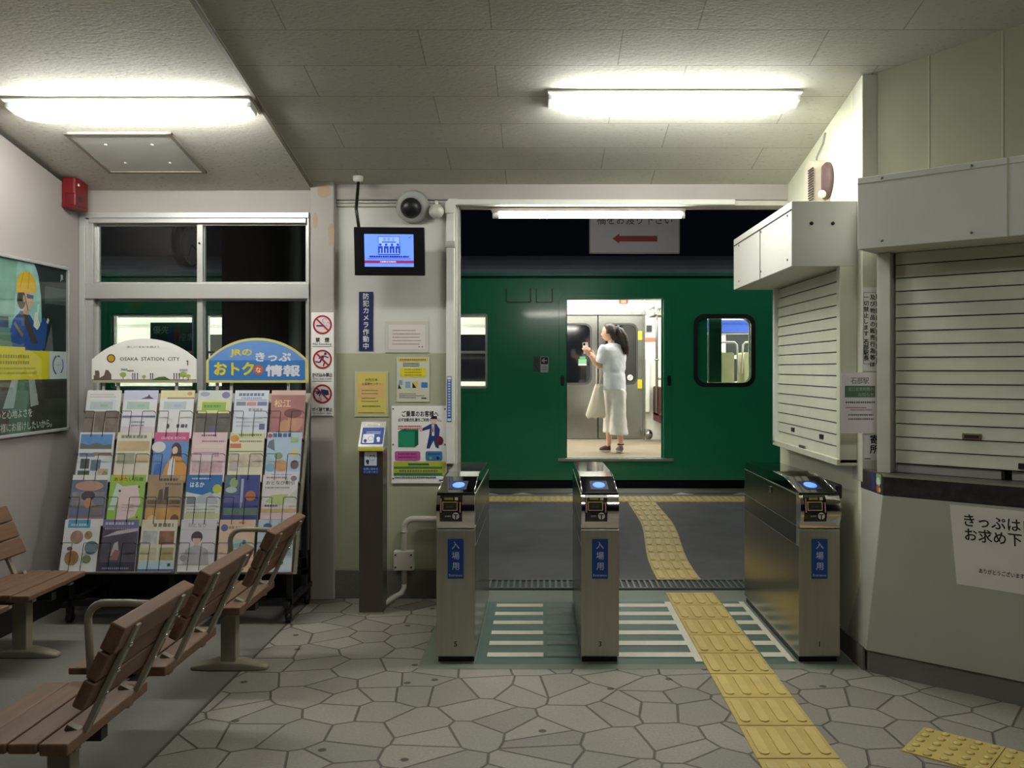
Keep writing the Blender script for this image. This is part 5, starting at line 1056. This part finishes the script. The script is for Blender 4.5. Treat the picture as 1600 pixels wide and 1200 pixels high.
# raised door surround, panel outlines, small sign plates
mb = MB(); plate(mb, FT @ Matrix.Translation((0, 0, .001)), rrect(tx(873), tz(717), tx(1050), tz(459), .12, 6), [[(dx0, ZF), (dx1, ZF), (dx1, dz1), (dx0, dz1)]], 0, .008, traingreen); mb.build('door_surround', tr, bevel=.003)
mb = MB()
for a, b in ((791, 829), (838, 863)):
    for x in (a, b): mb.box((tx(x)-.006, tz(472), 0), (tx(x)+.006, tz(450), .006), mat('dark_green_line', (8, 60, 40), rough=.4), FT)
    mb.box((tx(a), tz(473), 0), (tx(b), tz(471.5), .006), mat('dark_green_line', (8, 60, 40)), FT)
mb.build('panel_outline', tr, bevel=.002)
for x0, x1 in ((884-11, 884-1), (1040, 1050)):
    mb = MB(); mb.prism(FT, rrect(tx(x0)+.02, tz(603), tx(x1)-.01, tz(587), .02, 4), .008, .012, black); mb.build('door_handle_recess', tr)
mb = MB(); mb.box((tx(872), ZF-.035, 0), (tx(1052), ZF, .045), mat('door_sill', (176, 180, 168), rough=.35, metal=.6), FT); mb.build('door_sill', tr, bevel=.004)
# door leaves pushed back into the pockets, their green edges showing
box('door_leaf', (dx0-.55, YT+.07, ZF), (dx0+.012, YT+.11, dz1), traingreen, tr, bevel=.004); box('door_leaf', (dx1-.012, YT+.07, ZF), (dx1+.55, YT+.11, dz1), traingreen, tr, bevel=.004)
for x in (dx0+.012, dx1-.018): MB().box((x, YT+.07, ZF), (x+.006, YT+.11, dz1), rubber).build('door_edge_rubber', tr)
ar = Art(FT, .002); a, b, c, d = tx(844.5), tx(857), tz(582), tz(557)
ar.rr(a, c, b-a, d-c, .012, '#cfd4d0'); ar.rr(a+.006, d-.095, b-a-.012, .088, .010, '#1c2a26'); ar.line((a+.02, d-.05), (b-.02, d-.05), .012, '#dde2de'); ar.line((a+.02, d-.05), (a+.048, d-.024), .011, '#dde2de'); ar.line((a+.02, d-.05), (a+.048, d-.076), .011, '#dde2de'); ar.bars(a+.015, c+.06, b-a-.03, 2, .03, .012, '#8d9792', 0)
a = tx(833); ar.rect(a, c+.01, .085, d-c-.01, '#4b5b52'); ar.ring(a+.042, d-.05, .026, .006, '#2a3a34'); ar.line((a+.02, d-.10), (a+.066, d-.17), .007, '#2a3a34'); ar.done('door_sign', tr)
for i, (a, b, c, d) in enumerate(wins):
    mb = MB(); plate(mb, FT, rrect(a-.045, c-.05, b+.045, d+.05, .05, 4), [rrect(a, c, b, d, .03, 3)], -.02, .010, traingreen); mb.build('window_surround', tr, bevel=.003)
    zm = (c+d)/2-.02; mb = MB()
    for q0, q1, y in ((c, zm+.02, -.030), (zm-.01, d, -.015)):
        plate(mb, FT, [(a, q0), (b, q0), (b, q1), (a, q1)], [[(a+.03, q0+.03), (b-.03, q0+.03), (b-.03, q1-.03), (a+.03, q1-.03)]], y-.02, y, alu)
    f = mb.build('window_frame', tr, bevel=.002)
    MB().box((a+.02, c+.02, -.036), (b-.02, d-.02, -.032), CARGLASS, FT).build('window_glass', tr)
mb = MB(); plate(mb, FT, rrect(rw[0]-.05, rw[2]-.05, rw[1]+.05, rw[3]+.05, .13, 6), [rrect(rw[0], rw[2], rw[1], rw[3], .10, 6)], -.02, .008, rubber); mb.build('window_surround', tr, bevel=.003)
MB().box((rw[0]-.03, rw[2]-.03, -.03), (rw[1]+.03, rw[3]+.03, -.025), CARGLASS, FT).build('window_glass', tr)
box('underframe', (-9, YT+.08, -.70), (8, YT+2.6, tz(748)), black, tr)
# interior
YF = 13.7
def fx(p): return PX(p, YF)
def fz(p): return PZ(p, YF)
box('car_floor', (-9, YT+.01, ZF-.06), (8, YF+.1, ZF-.002), carfloor, tr)
box('car_ceiling', (-9, YT+.05, 2.56), (8, YF+.1, 2.60), carwhite, tr)
fd0, fd1 = fx(863), fx(1005)
mb = MB(); fw = [(-8.8, -7.4), (-5.3, -4.2), (-4.0, -3.0), (-1.6, -.6), (fx(1035), 2.72), (2.86, 4.2)]
plate(mb, facing(0, YF, 0), [(-9, ZF), (8, ZF), (8, 2.58), (-9, 2.58)], [[(fd0, ZF+.001), (fd1, ZF+.001), (fd1, fz(490)), (fd0, fz(490))]]+[[(a, 1.25), (b, 1.25), (b, 1.98), (a, 1.98)] for a, b in fw if a > fd1+.1 or b < fd0], -.08, 0, carwhite); mb.build('far_wall', tr)
mb = MB()
for a, b in fw: mb.box((a-.02, YF+.03, 1.22), (b+.02, YF+.04, 2.08), mat('night_pane', (18, 20, 24), rough=.06, coat=.6))
mb.build('far_window_pane', tr)
Ff = facing(0, YF, 0); xm = fx(934.5)
for a, b, wl, wr in ((fd0, xm-.008, fd0+.10, fx(922)), (xm+.008, fd1, fx(946), fx(994))):
    mb = MB(); hole = rrect(wl, fz(598), wr, fz(508), .09, 5)
    plate(mb, Ff, [(a, ZF+.012), (b, ZF+.012), (b, fz(492)), (a, fz(492))], [hole], -.055, -.02, carsteel); dr = mb.build('far_door_leaf', tr)
    mb = MB(); plate(mb, Ff, rrect(wl-.03, fz(598)-.03, wr+.03, fz(508)+.03, .11, 5), [hole], -.03, -.012, mat('pane_rubber', (60, 62, 60), rough=.5)); mb.build('door_pane_seal', dr)
    MB().box((wl-.01, fz(598)-.01, -.05), (wr+.01, fz(508)+.01, -.042), mat('night_pane', (18, 20, 24)), Ff).build('door_pane', dr)
ar = Art(Ff, -.0405); ar.rect(fx(904), fz(571), .125, .10, '#6fa87e'); ar.rect(fx(904), fz(571), .125, .022, '#dfe6df'); ar.rect(fx(906), fz(562), .09, .05, '#4f8a60'); ar.done('door_sticker', tr); ar = Art(Ff, -.0405); ar.disc(fx(985), fz(590), .045, '#d8dcd8'); ar.ring(fx(985), fz(590), .034, .008, '#b08a8a'); ar.line((fx(983), fz(592)), (fx(987), fz(587)), .01, '#55605a'); ar.done('door_sticker', tr)
mb = MB()
for y0, y1 in ((517, 531), (593, 607)): mb.box((fx(996.5), fz(y1), -.02), (fx(1003.5), fz(y0), -.012), mat('warning_yellow', (212, 196, 44), rough=.5), Ff)
mb.build('door_edge_label', tr)
mb = MB(); mb.box((fd0-.05, fz(492.5), -.02), (fd1+.04, fz(487), .05), carsteel, Ff); mb.box((fx(1005), ZF, -.02), (fx(1007.5), fz(455), .03), carsteel, Ff); mb.build('door_rail', tr, bevel=.004)
mb = MB(); mb.box((fd0-.05, fz(487), .0), (fd1, 2.57, .03), mat('lintel_white', (236, 238, 232), rough=.4), Ff); mb.build('door_lintel', tr)
ar = Art(Ff @ Matrix.Translation((0, 0, .03)), .001); ar.rect(fx(886), fz(480), fx(990)-fx(886), .01, '#9aa49c'); ar.bars(fx(905), fz(475), .6, 1, .03, .016, '#b8bcb6', 0); ar.rr(fx(967), fz(475), .14, .085, .02, '#b4502e'); ar.rect(fx(970), fz(473.5), .08, .05, '#e0a890'); ar.done('lintel_print', tr)
# lamps of the car
carl = mat('car_lamp', (250, 252, 248), emit=(255, 253, 246), estr=CAR_E)
for i, x in enumerate((-7.2, -4.6, -2.0, .85, 3.4, 6.0)):
    for y in (YT+.75, YF-.75): MB().box((x-1.0, y-.09, 2.53), (x+1.0, y+.09, 2.56), carl).build('ceiling_lamp', tr)
# seat end, pole, rack at the right of the doorway
mb = MB(); mb.box((fx(1020), 12.95, ZF+.30), (fx(1020)+.05, YF-.02, 1.18), maroon); mb.box((fx(1020), 12.9, ZF+.40), (fx(1020)+1.9, 13.02, .80), maroon); mb.box((fx(1020), YF-.16, ZF+.42), (fx(1020)+1.9, YF-.03, 1.16), maroon); mb.box((fx(1020), 13.0, ZF+.38), (fx(1020)+1.9, YF-.03, .80), maroon); mb.build('bench_seat', tr, bevel=.02)
MB().box((fx(1026), 12.88, .66), (fx(1026)+.12, 12.95, .70), white_pl).build('seat_tag', tr)
MB().tube([(fx(1019)-.02, 13.0, .80), (fx(1019)-.02, 13.0, 2.2), (fx(1023)-.02, 13.05, 2.34)], .019, carsteel, 12).build('grab_pole', tr)
MB().ball((fx(1019)-.02, 13.0, 1.58), (.035, .035, .02), carsteel, 12, 8).build('pole_joint', tr)
MB().tube([(fx(1019)-.02, 13.0, 1.30), (fx(1030), 13.0, 1.30), (fx(1030), 13.3, 1.30)], .014, carsteel, 10).build('grab_rail', tr)
mb = MB()
for y in (13.0, 13.12, 13.24, 13.36, 13.48): mb.tube([(fx(1012), y, 2.24), (8, y, 2.24)], .009, carsteel, 6)
for y in (13.0, 13.12, 13.24, 13.36, 13.48): mb.tube([(-9, y, 2.24), (fd0-.1, y, 2.24)], .009, carsteel, 6)
for x in (fx(1014), fx(1028), 2.6, 3.8, -1.2, -3, -5): mb.tube([(x, 12.98, 2.24), (x, 13.1, 2.36), (x, 13.66, 2.36)], .012, carsteel, 6)
mb.build('luggage_rack', tr)
box('wall_panel', (fx(1008), YF-.10, .78), (fx(1014), YF-.01, 1.60), carwhite, tr, bevel=.004)
box('wall_sticker', (fx(1008)+.02, YF-.03, 2.02), (fx(1008)+.10, YF-.012, 2.12), mat('small_dark_sign', (50, 54, 56)), tr)
box('wall_sticker', (fx(1008), YF-.03, 1.88), (fx(1008)+.16, YF-.012, 1.93), mat('small_orange_sign', (214, 120, 92)), tr)
mb = MB(); mb.ball((fx(1010), YF-.25, ZF+.10), (.07, .12, .08), carsteel, 12, 8); mb.build('heater_pipe_cover', tr)
# what the small right window shows
mb = MB(); mb.box((rw[0]+.19, YT+.25, .8), (rw[0]+.345, YT+.33, 2.56), mat('partition_green', (14, 66, 48), rough=.35)); mb.build('partition_post', tr)
MB().box((rw[0]+.13, YT+.34, ZF), (rw[0]+.18, YT+.40, 2.4), carsteel).build('partition_edge', tr)
for k, x in enumerate((rw[0]+.33, rw[0]+.70)):
    Y0 = YT+.55; mb = MB(); mb.prism(facing(x, Y0, 0), rrect(0, ZF+.35, .24, 1.66, .03, 4), -.42, 0, seatcream); s = mb.build('seat_back', tr, bevel=.02)
    xx = x-.04 if k else x+.02
    MB().tube([(xx, Y0-.02, 1.38), (xx+.02, Y0-.02, 1.76), (xx+.05, Y0-.02, 1.79), (xx+.22, Y0-.02, 1.79), (xx+.25, Y0-.02, 1.76), (xx+.27, Y0-.02, 1.38)], .013, white_pl, 8).build('seat_handle', s)
MB().box((rw[0]+.35, YF-.06, 2.01), (8, YF-.005, 2.20), mat('blue_reflection', (40, 84, 190), rough=.4, noise=.2, nscale=3)).build('blue_reflection_strip', tr)  # added strip, its blue stands in for a reflected blue sign
MB().box((2.86, YF-.03, 1.60), (8, YF+.0, 1.66), carwhite).build('window_rail', tr)
o, ar = sheet('train_notice', 'green priority seat notice inside the train window seen through the window bay', 'notice', facing(-4.83, YT+.06, 1.60), .55, .42, .003, ink('#1d5a48'))
ar.text('優先', .13, .29, .10, '#8fb8a8', bold=.01); ar.rect(.22, .20, .07, .15, '#3a3a8a'); ar.rect(.30, .20, .07, .15, '#8a3a4a'); ar.text('座席', .45, .20, .10, '#8fb8a8'); ar.rect(.36, .0, .19, .06, '#8a2e34'); ar.done('print', o)

# ================================================================== DIRECTION SIGN OVER THE PLATFORM
Yg = 8.0; x0, x1, z0 = PX(921, Yg), PX(1062, Yg), PZ(396, Yg)
t = thing('direction_sign', 'white hanging sign with a red arrow pointing towards the footbridge', 'sign', facing(x0, Yg, z0))
w, h = x1-x0, .62; F = facing(x0, Yg, z0)
MB().box((0, 0, -.03), (w, h, 0), mat('direction_sign_white', (202, 200, 204), rough=.5, noise=.03), F).build('board', t, bevel=.003)
mb = MB()
for a, b in (((0, 0), (w, .010)), ((0, h-.01), (w, h)), ((0, 0), (.010, h)), ((w-.01, 0), (w, h))): mb.box((a[0], a[1], 0), (b[0], b[1], .006), mat('sign_rim', (170, 168, 168)), F)
mb.build('rim', t)
ar = Art(F, .001); zc = PZ(373, Yg)-z0; a, b = PX(957, Yg)-x0, PX(1027, Yg)-x0
ar.rect(a+.06, zc-.026, b-a-.06, .052, '#9a2a30'); ar.poly([(a, zc), (a+.062, zc+.046), (a+.062, zc-.046)], '#9a2a30')
ar.text('橋をお渡り下さい', w/2, PZ(349.5, Yg)-z0, .098, '#3c3838', w=PX(1052, Yg)-PX(934, Yg), bold=.006); ar.done('lettering', t)
for x in (.1, w-.1): MB().cyl(F @ Vector((x, h, -.015)), F @ Vector((x, 3.45-z0, -.015)), .010, dark_metal, 8).build('hanger', t)
# ================================================================== THE WOMAN IN THE TRAIN
HY = 11.55
HO = Vector((PX(960, HY), HY, ZF))
def H(u, v, z): return HO+Vector((u, v, z))
fwd = Vector((-.55, .83, 0)).normalized(); lft = Vector((0, 0, 1)).cross(fwd)
woman = thing('person', 'woman with a ponytail in pale T-shirt and wide white trousers standing in the train doorway', 'person', HO)
def skinned(nodes, edges, levels=2):
    me = bpy.data.meshes.new('s'); me.from_pydata([n[0] for n in nodes], edges, [])
    o = bpy.data.objects.new('s', me); C.objects.link(o)
    o.modifiers.new('k', 'SKIN'); sd = o.modifiers.new('d', 'SUBSURF'); sd.levels = levels
    for i, n in enumerate(nodes):
        r = n[1] if isinstance(n[1], tuple) else (n[1], n[1]); me.skin_vertices[0].data[i].radius = r; me.skin_vertices[0].data[i].use_root = (i == 0)
    dg = bpy.context.evaluated_depsgraph_get(); dg.update(); e = o.evaluated_get(dg); em = e.to_mesh()
    V = [v.co.copy() for v in em.vertices]; Fs = [list(p.vertices) for p in em.polygons]; e.to_mesh_clear()
    bpy.data.objects.remove(o); bpy.data.meshes.remove(me)
    return V, Fs
shL, shR = H(-.02, 0, 1.345)+lft*.155, H(-.02, 0, 1.345)-lft*.155
elL, wrL = H(-.200, -.075, 1.105), H(-.330, -.075, 1.285)
elR, wrR = H(.03, .27, 1.12), H(-.25, .16, 1.26)
nodes = [(H(0, 0, .90), .100), (H(0, 0, 1.06), .095), (H(-.01, 0, 1.22), .115), (H(-.02, 0, 1.345), .085), (H(-.035, .005, 1.42), .046), (H(-.055, .012, 1.49), .047),
         (shL, .052), ((shL+elL)/2, .043), (elL, .036), ((elL+wrL)/2, .034), (wrL, .023),
         (shR, .052), ((shR+elR)/2, .043), (elR, .036), ((elR+wrR)/2, .034), (wrR, .023),
         (H(-.050, .04, .84), .072), (H(-.060, .08, .50), .058), (H(-.063, .115, .32), .050), (H(-.062, .12, .115), .034), (H(-.085, .125, .05), .034), (H(-.150, .14, .035), .026),
         (H(.050, -.02, .84), .072), (H(.062, -.01, .50), .058), (H(.068, -.035, .32), .052), (H(.076, -.05, .115), .034), (H(.078, -.04, .055), .034), (H(.070, .06, .035), .028)]
edges = [(0, 1), (1, 2), (2, 3), (3, 4), (4, 5), (3, 6), (6, 7), (7, 8), (8, 9), (9, 10), (3, 11), (11, 12), (12, 13), (13, 14), (14, 15), (0, 16), (16, 17), (17, 18), (18, 19), (19, 20), (20, 21), (0, 22), (22, 23), (23, 24), (24, 25), (25, 26), (26, 27)]
mb = MB(); V, Fs = skinned(nodes, edges); mb.add(V, Fs, skin_m, True)
# head: a shaped ball with brow, nose, lips and chin, facing fh
fh = Vector((-.95, .22, -.06)).normalized(); hl = Vector((0, 0, 1)).cross(fh).normalized(); hu = fh.cross(hl)
HC = H(-.068, .014, 1.572)
FHd = Matrix(((fh.x, hl.x, hu.x, HC.x), (fh.y, hl.y, hu.y, HC.y), (fh.z, hl.z, hu.z, HC.z), (0, 0, 0, 1)))      # x forward, y her left, z up
def headpt(d):
    x, y, z = d
    p = Vector((x*.093, y*.074, z*.112))
    if z < -.2: p.y *= 1-.38*(-z-.2); p.x += .012*max(0, x)*(-z)
    g = lambda yy, zz, s, a: a*math.exp(-(y-yy)**2/(2*s*s)-(z-zz)**2/(2*s*s)) if x > 0 else 0
    p.x += g(0, -.20, .10, .016)+g(0, -.06, .09, .008)+g(0, -.52, .10, .008)+g(0, -.86, .16, .010)+g(0, .20, .25, .002)-g(.32, .02, .13, .009)-g(-.32, .02, .13, .009)-g(0, -.37, .07, .004)
    return p
nu, nv = 48, 32; R = []
for k in range(nv+1):
    th = -math.pi/2+math.pi*k/nv; th = max(min(th, 1.555), -1.555)
    R.append([FHd @ headpt((math.cos(th)*math.cos(a), math.cos(th)*math.sin(a), math.sin(th))) for a in [2*math.pi*i/nu for i in range(nu)]])
mb.rings(R, skin_m)
for s in (1, -1):      # ears
    G = FHd @ Matrix.Translation((-.008, s*.070, -.005)) @ Matrix.Rotation(s*.35, 4, 'Z')
    mb.tube([G @ Vector((.012*math.cos(a)+.003, s*.006, .026*math.sin(a))) for a in [2*math.pi*i/14 for i in range(14)]], .006, skin_m, 8, closed=True)
    mb.ball(G @ Vector((.002, .0, -.002)), (.010, .006, .022), skin_m, 10, 8)
def hand(wr, el, palm_n, thumb_side, curl):
    """palm, four unequal bent fingers and a thumb leaving the side of the palm"""
    d = (wr-el).normalized(); n = (palm_n-d*palm_n.dot(d)).normalized(); sd = d.cross(n)*thumb_side
    R = []
    for q, a, b in ((-.01, .021, .018), (.02, .030, .016), (.055, .038, .015), (.082, .037, .013), (.090, .030, .009)):
        c = wr+d*q; R.append([c+sd*(a*math.cos(t))+n*(b*math.sin(t)) for t in [2*math.pi*i/12 for i in range(12)]])
    mb.rings(R, skin_m)
    for i, (o, L) in enumerate(((.027, .066), (.009, .074), (-.009, .069), (-.026, .054))):
        p = wr+d*.078+sd*o; pts = [p]; a = 0
        for sgm, c in ((.45, .5), (.32, .9), (.23, .7)):
            a += c*curl; p = p+(d*math.cos(a)+n*math.sin(a))*(L*sgm); pts.append(p)
        mb.tube(pts, [.0088, .0085, .0075, .0058], skin_m, 8)
    p = wr+d*.025+sd*.024
    mb.tube([p, p+(sd*.8+d*.6).normalized()*.026, p+(sd*.8+d*.6).normalized()*.026+(d*.8+n*.5+sd*.2)*.026, p+(sd*.8+d*.6).normalized()*.026+(d*.8+n*.5+sd*.2)*.026+(d*.7+n*.7)*.018], [.012, .0105, .0092, .0070], skin_m, 8)
hand(wrL, elL, Vector((-.25, 1, .2)), -1, .62)
hand(wrR, elR, Vector((-.2, -1, .3)), 1, .55)
mb.build('body', woman)
# face
ar = MB(); dkf = mat('brow_dark', (52, 34, 28)); 
for s in (1, -1):
    e = FHd @ (headpt((math.cos(.34), s*math.sin(.34), .03))+Vector((-.003, 0, 0)))
    ar.ball(e, (.0085, .0085, .0058), mat('eye_white', (232, 230, 226), rough=.2), 12, 8); ar.ball(e+fh*.0042+hl*s*.001, (.0048, .0048, .0048), dkf, 10, 6)
ar.build('eyes', woman)
mb = MB()
for s in (1, -1): mb.tube([FHd @ (headpt((math.cos(q), s*math.sin(q), .17-.05*abs(q-.35)))+Vector((.001, 0, 0))) for q in (.16, .28, .42, .54)], [.0015, .003, .003, .0015], dkf, 6)
mb.build('eyebrows', woman)
mb = MB(); lipm = mat('lips', (176, 92, 88), rough=.4)
for z in (-.47, -.545): mb.tube([FHd @ (headpt((math.cos(q), math.sin(q), z))+Vector((-.002, 0, 0))) for q in (-.26, -.13, 0, .13, .26)], [.0008, .0025, .0032, .0025, .0008], lipm, 6)
mb.build('lips', woman)
# hair cap and ponytail
R = []
for k in range(nv+1):
    th = -math.pi/2+math.pi*k/nv; th = max(min(th, 1.555), -1.555); row = []
    for a in [2*math.pi*i/nu for i in range(nu)]:
        d = (math.cos(th)*math.cos(a), math.cos(th)*math.sin(a), math.sin(th)); x, y, z = d
        p = headpt(d); front = x-.75*max(0, z-.35)-.10
        if z < -.15: front = x+.28+.45*(-z-.15)
        cover = 1/(1+math.exp((front-.16)*22))
        grow = -.010+.027*cover+.002*math.sin(a*17)
        q = Vector((p.x/.093, p.y/.074, p.z/.112)); row.append(FHd @ (p+q.normalized()*grow))
    R.append(row)
mb = MB(); mb.rings(R, hair_m); hair = mb.build('hair', woman)
mb = MB(); tie = H(.040, .0, 1.628)
pts = [H(.012, .005, 1.628), tie, H(.075, -.01, 1.60), H(.105, -.015, 1.53), H(.125, -.018, 1.44), H(.140, -.018, 1.35), H(.145, -.015, 1.285)]
mb.tube(pts, [.030, .026, .044, .056, .054, .040, .008], hair_m, 14)
rnd = random.Random(3)
for i in range(26):
    a = rnd.uniform(0, 6.28); r = rnd.uniform(.5, 1.0); ox, oy = math.cos(a)*r, math.sin(a)*r
    mb.tube([pts[k]+Vector((ox*w, oy*w, 0)) for k, w in ((1, .022), (2, .042), (3, .057), (4, .058), (5, .045))]+[pts[6]+Vector((ox*.035, oy*.03, rnd.uniform(-.03, .04)))], [.006, .008, .009, .009, .007, .001], hair_m, 5)
mb.build('ponytail', hair)
mb = MB(); dt = (pts[2]-pts[0]).normalized(); a1 = dt.cross(Vector((0, 1, 0))).normalized(); a2 = dt.cross(a1)
mb.tube([tie+(a1*math.cos(q)+a2*math.sin(q))*(.030+.004*(i % 2)) for i, q in enumerate([2*math.pi*i/18 for i in range(18)])], .013, mat('scrunchie_grey', (96, 100, 118), rough=.8), 8, closed=True); mb.build('hair_tie', hair)
# T-shirt
ctex = bpy.data.textures.new('cloth_folds', 'CLOUDS'); ctex.noise_scale = .11; ctex.noise_depth = 1
def cloth(o, vox, amt):
    """sew the overlapping tubes into one continuous garment with soft folds"""
    r = o.modifiers.new('sew', 'REMESH'); r.mode = 'VOXEL'; r.voxel_size = vox; r.use_smooth_shade = True
    a = o.modifiers.new('soft', 'SMOOTH'); a.factor = .5; a.iterations = 6
    d = o.modifiers.new('folds', 'DISPLACE'); d.texture = ctex; d.strength = amt; d.mid_level = .45; d.texture_coords = 'LOCAL'
def ell(c, a, b, n=28, wob=0, ph=0): return [c+lft*(a*math.cos(t))+fwd*(b*math.sin(t))+Vector((0, 0, wob*math.sin(3*t+ph))) for t in [2*math.pi*i/n for i in range(n)]]
mb = MB()
prof = [(1.432, -.035, .060, .060), (1.425, -.033, .074, .068), (1.405, -.028, .120, .080), (1.375, -.022, .168, .092), (1.33, -.018, .190, .104), (1.26, -.012, .186, .118), (1.17, -.010, .176, .120), (1.09, -.006, .166, .116), (1.055, -.004, .152, .112), (1.04, -.004, .150, .112), (1.02, -.002, .160, .118), (.94, .0, .158, .122), (.86, .002, .156, .124), (.818, .002, .158, .126)]
R = [ell(H(u, 0, z), a, b, 28, .004 if .95 < z < 1.3 else .0, z*20) for z, u, a, b in prof]
mb.rings(R, shirt_m, caps=True)
for sh, el in ((shL, elL), (shR, elR)):
    d = (el-sh).normalized(); a1 = d.cross(Vector((0, 1, 0))).normalized(); a2 = d.cross(a1); R = []
    for q, r in ((-.06, .045), (0, .068), (.07, .070), (.15, .072), (.175, .073)):
        R.append([sh+d*q+(a1*math.cos(t)*1.0+a2*math.sin(t)*.92)*r for t in [2*math.pi*i/20 for i in range(20)]])
    mb.rings(R, shirt_m, caps=True)
cloth(mb.build('shirt', woman), .011, .020)
# wide cropped trousers
mb = MB()
R = [ell(H(.0, 0, z), a, b) for z, a, b in ((.93, .140, .112), (.86, .146, .116), (.79, .146, .118), (.75, .130, .10), (.70, .105, .08))]
mb.rings(R, pants_m, caps=True)
def legloft(P):
    R = []
    for i, (u, v, z, a, b) in enumerate(P):
        R.append([H(u, v, z)+Vector((a*math.cos(t)*(1+.05*math.sin(4*t+z*9)), b*math.sin(t)*(1+.05*math.sin(5*t)), 0)) for t in [2*math.pi*i/26 for i in range(26)]])
    mb.rings(R, pants_m, caps=True)
legloft([(.052, -.012, .835, .080, .100), (.056, -.012, .80, .092, .104), (.056, -.012, .68, .092, .105), (.056, -.01, .55, .098, .100), (.054, -.015, .42, .106, .098), (.052, -.02, .31, .114, .100), (.052, -.022, .238, .118, .104)])
legloft([(-.052, .020, .835, .080, .100), (-.057, .028, .80, .091, .102), (-.056, .05, .68, .088, .098), (-.058, .075, .55, .084, .090), (-.056, .10, .42, .084, .084), (-.052, .12, .32, .086, .084), (-.050, .125, .262, .088, .086)])
cloth(mb.build('trousers', woman), .012, .022)
# shoes
def shoe(name, heel, toe, m, sole_m, extra):
    d = (toe-heel); L = d.length; d.normalize(); s = d.cross(Vector((0, 0, 1))).normalized(); up = s.cross(d)
    mb = MB(); R = []
    for q, w, h in ((-.02, .020, .045), (.0, .032, .062), (.25, .036, .066), (.5, .041, .052), (.75, .045, .038), (.93, .036, .028), (1.0, .014, .016)):
        c = heel+d*(L*q); R.append([c+s*(w*math.cos(t))+up*(max(0, math.sin(t))*h+min(0, math.sin(t))*.012) for t in [2*math.pi*i/18 for i in range(18)]])
    mb.rings(R, m); o = mb.build(name, woman)
    mb = MB(); R = []
    for zz in (-.030, -.008): R.append([heel+d*(L*.5)+d*(math.cos(t)*(L*.53))+s*(math.sin(t)*(.040+.006*math.cos(t)))+up*zz for t in [2*math.pi*i/22 for i in range(22)]])
    mb.rings(R, sole_m, smooth=False); mb.build('sole', o)
    if extra:
        mb = MB(); mb.tube([heel+d*.02+up*.068+s*(.037*math.cos(t))+d*(.034*math.sin(t)) for t in [2*math.pi*i/16 for i in range(16)]], .010, black, 8, closed=True); mb.build('ankle_strap', o)
        mb = MB(); mb.box((-.018, -.004, -.016), (.018, .004, .016), white_pl, frame(heel-d*.028+up*.076, s, up)); mb.build('heel_tab', o)
    return o
shoe('shoe', H(-.045, .11, .034), H(-.185, .15, .032), mat('shoe_brown', (74, 38, 20), rough=.6), mat('sole_pale', (206, 202, 192), rough=.6), False)
shoe('shoe', H(.080, -.075, .050), H(.062, .12, .030), mat('shoe_grey', (110, 108, 100), rough=.6), mat('sole_grey', (150, 148, 140), rough=.6), True)
# tote bag hanging from the forearm
hang = elL+(wrL-elL)*.10
t = thing('tote_bag', 'off-white canvas tote bag hanging from the bent arm of the woman in the train', 'bag', H(-.24, -.09, .48))
mb = MB()
R = []
for z, a, b, u, wv in ((.505, .005, .02, -.285, 0), (.475, .115, .045, -.245, .018), (.50, .128, .052, -.245, .014), (.60, .112, .050, -.232, .010), (.72, .086, .044, -.222, .008), (.83, .062, .036, -.214, .006), (.90, .040, .028, -.210, .004)):
    R.append([H(u+a*math.cos(t_)*(1+.06*math.sin(5*t_+z*8)), -.075+b*math.sin(t_)*(1+.12*math.sin(4*t_)), z+wv*math.sin(3*t_)) for t_ in [2*math.pi*i/26 for i in range(26)]])
mb.rings(R[1:], tote_m, caps=True); mb.build('bag_body', t)
for dy in (-.045, .045):
    s0 = H(-.215-.02, -.075+dy*.4, .895); s1 = H(-.195, -.075+dy*.4, .895)
    mb = MB(); mb.tube([s0, H(-.232, hang.y-HO.y+dy*.6, 1.02), hang+Vector((-.022, dy*.5, .012)), hang+Vector((0, dy*.3, .045)), hang+Vector((.016, dy*.5, .012)), H(-.186, hang.y-HO.y+dy*.6, 1.02), s1], .0085, tote_m, 8); mb.build('strap', t)
t = thing('phone', 'pale smartphone held up in the hand of the woman in the train', 'phone', H(-.40, -.035, 1.33))
Fp = frame(H(-.375, -.022, 1.372), (1, .25, .10), (-.12, .1, 1)); mb = MB(); mb.prism(Fp, rrect(-.036, -.072, .036, .072, .008, 4), -.004, .004, mat('phone_pale', (206, 208, 212), rough=.3)); mb.build('phone_body', t, bevel=.001)
mb = MB(); mb.prism(Fp, rrect(-.030, .030, -.004, .064, .006, 3), .004, .0055, black_gloss); mb.build('camera_window', t)
for m in bpy.data.meshes:
    if m.users == 0: bpy.data.meshes.remove(m)
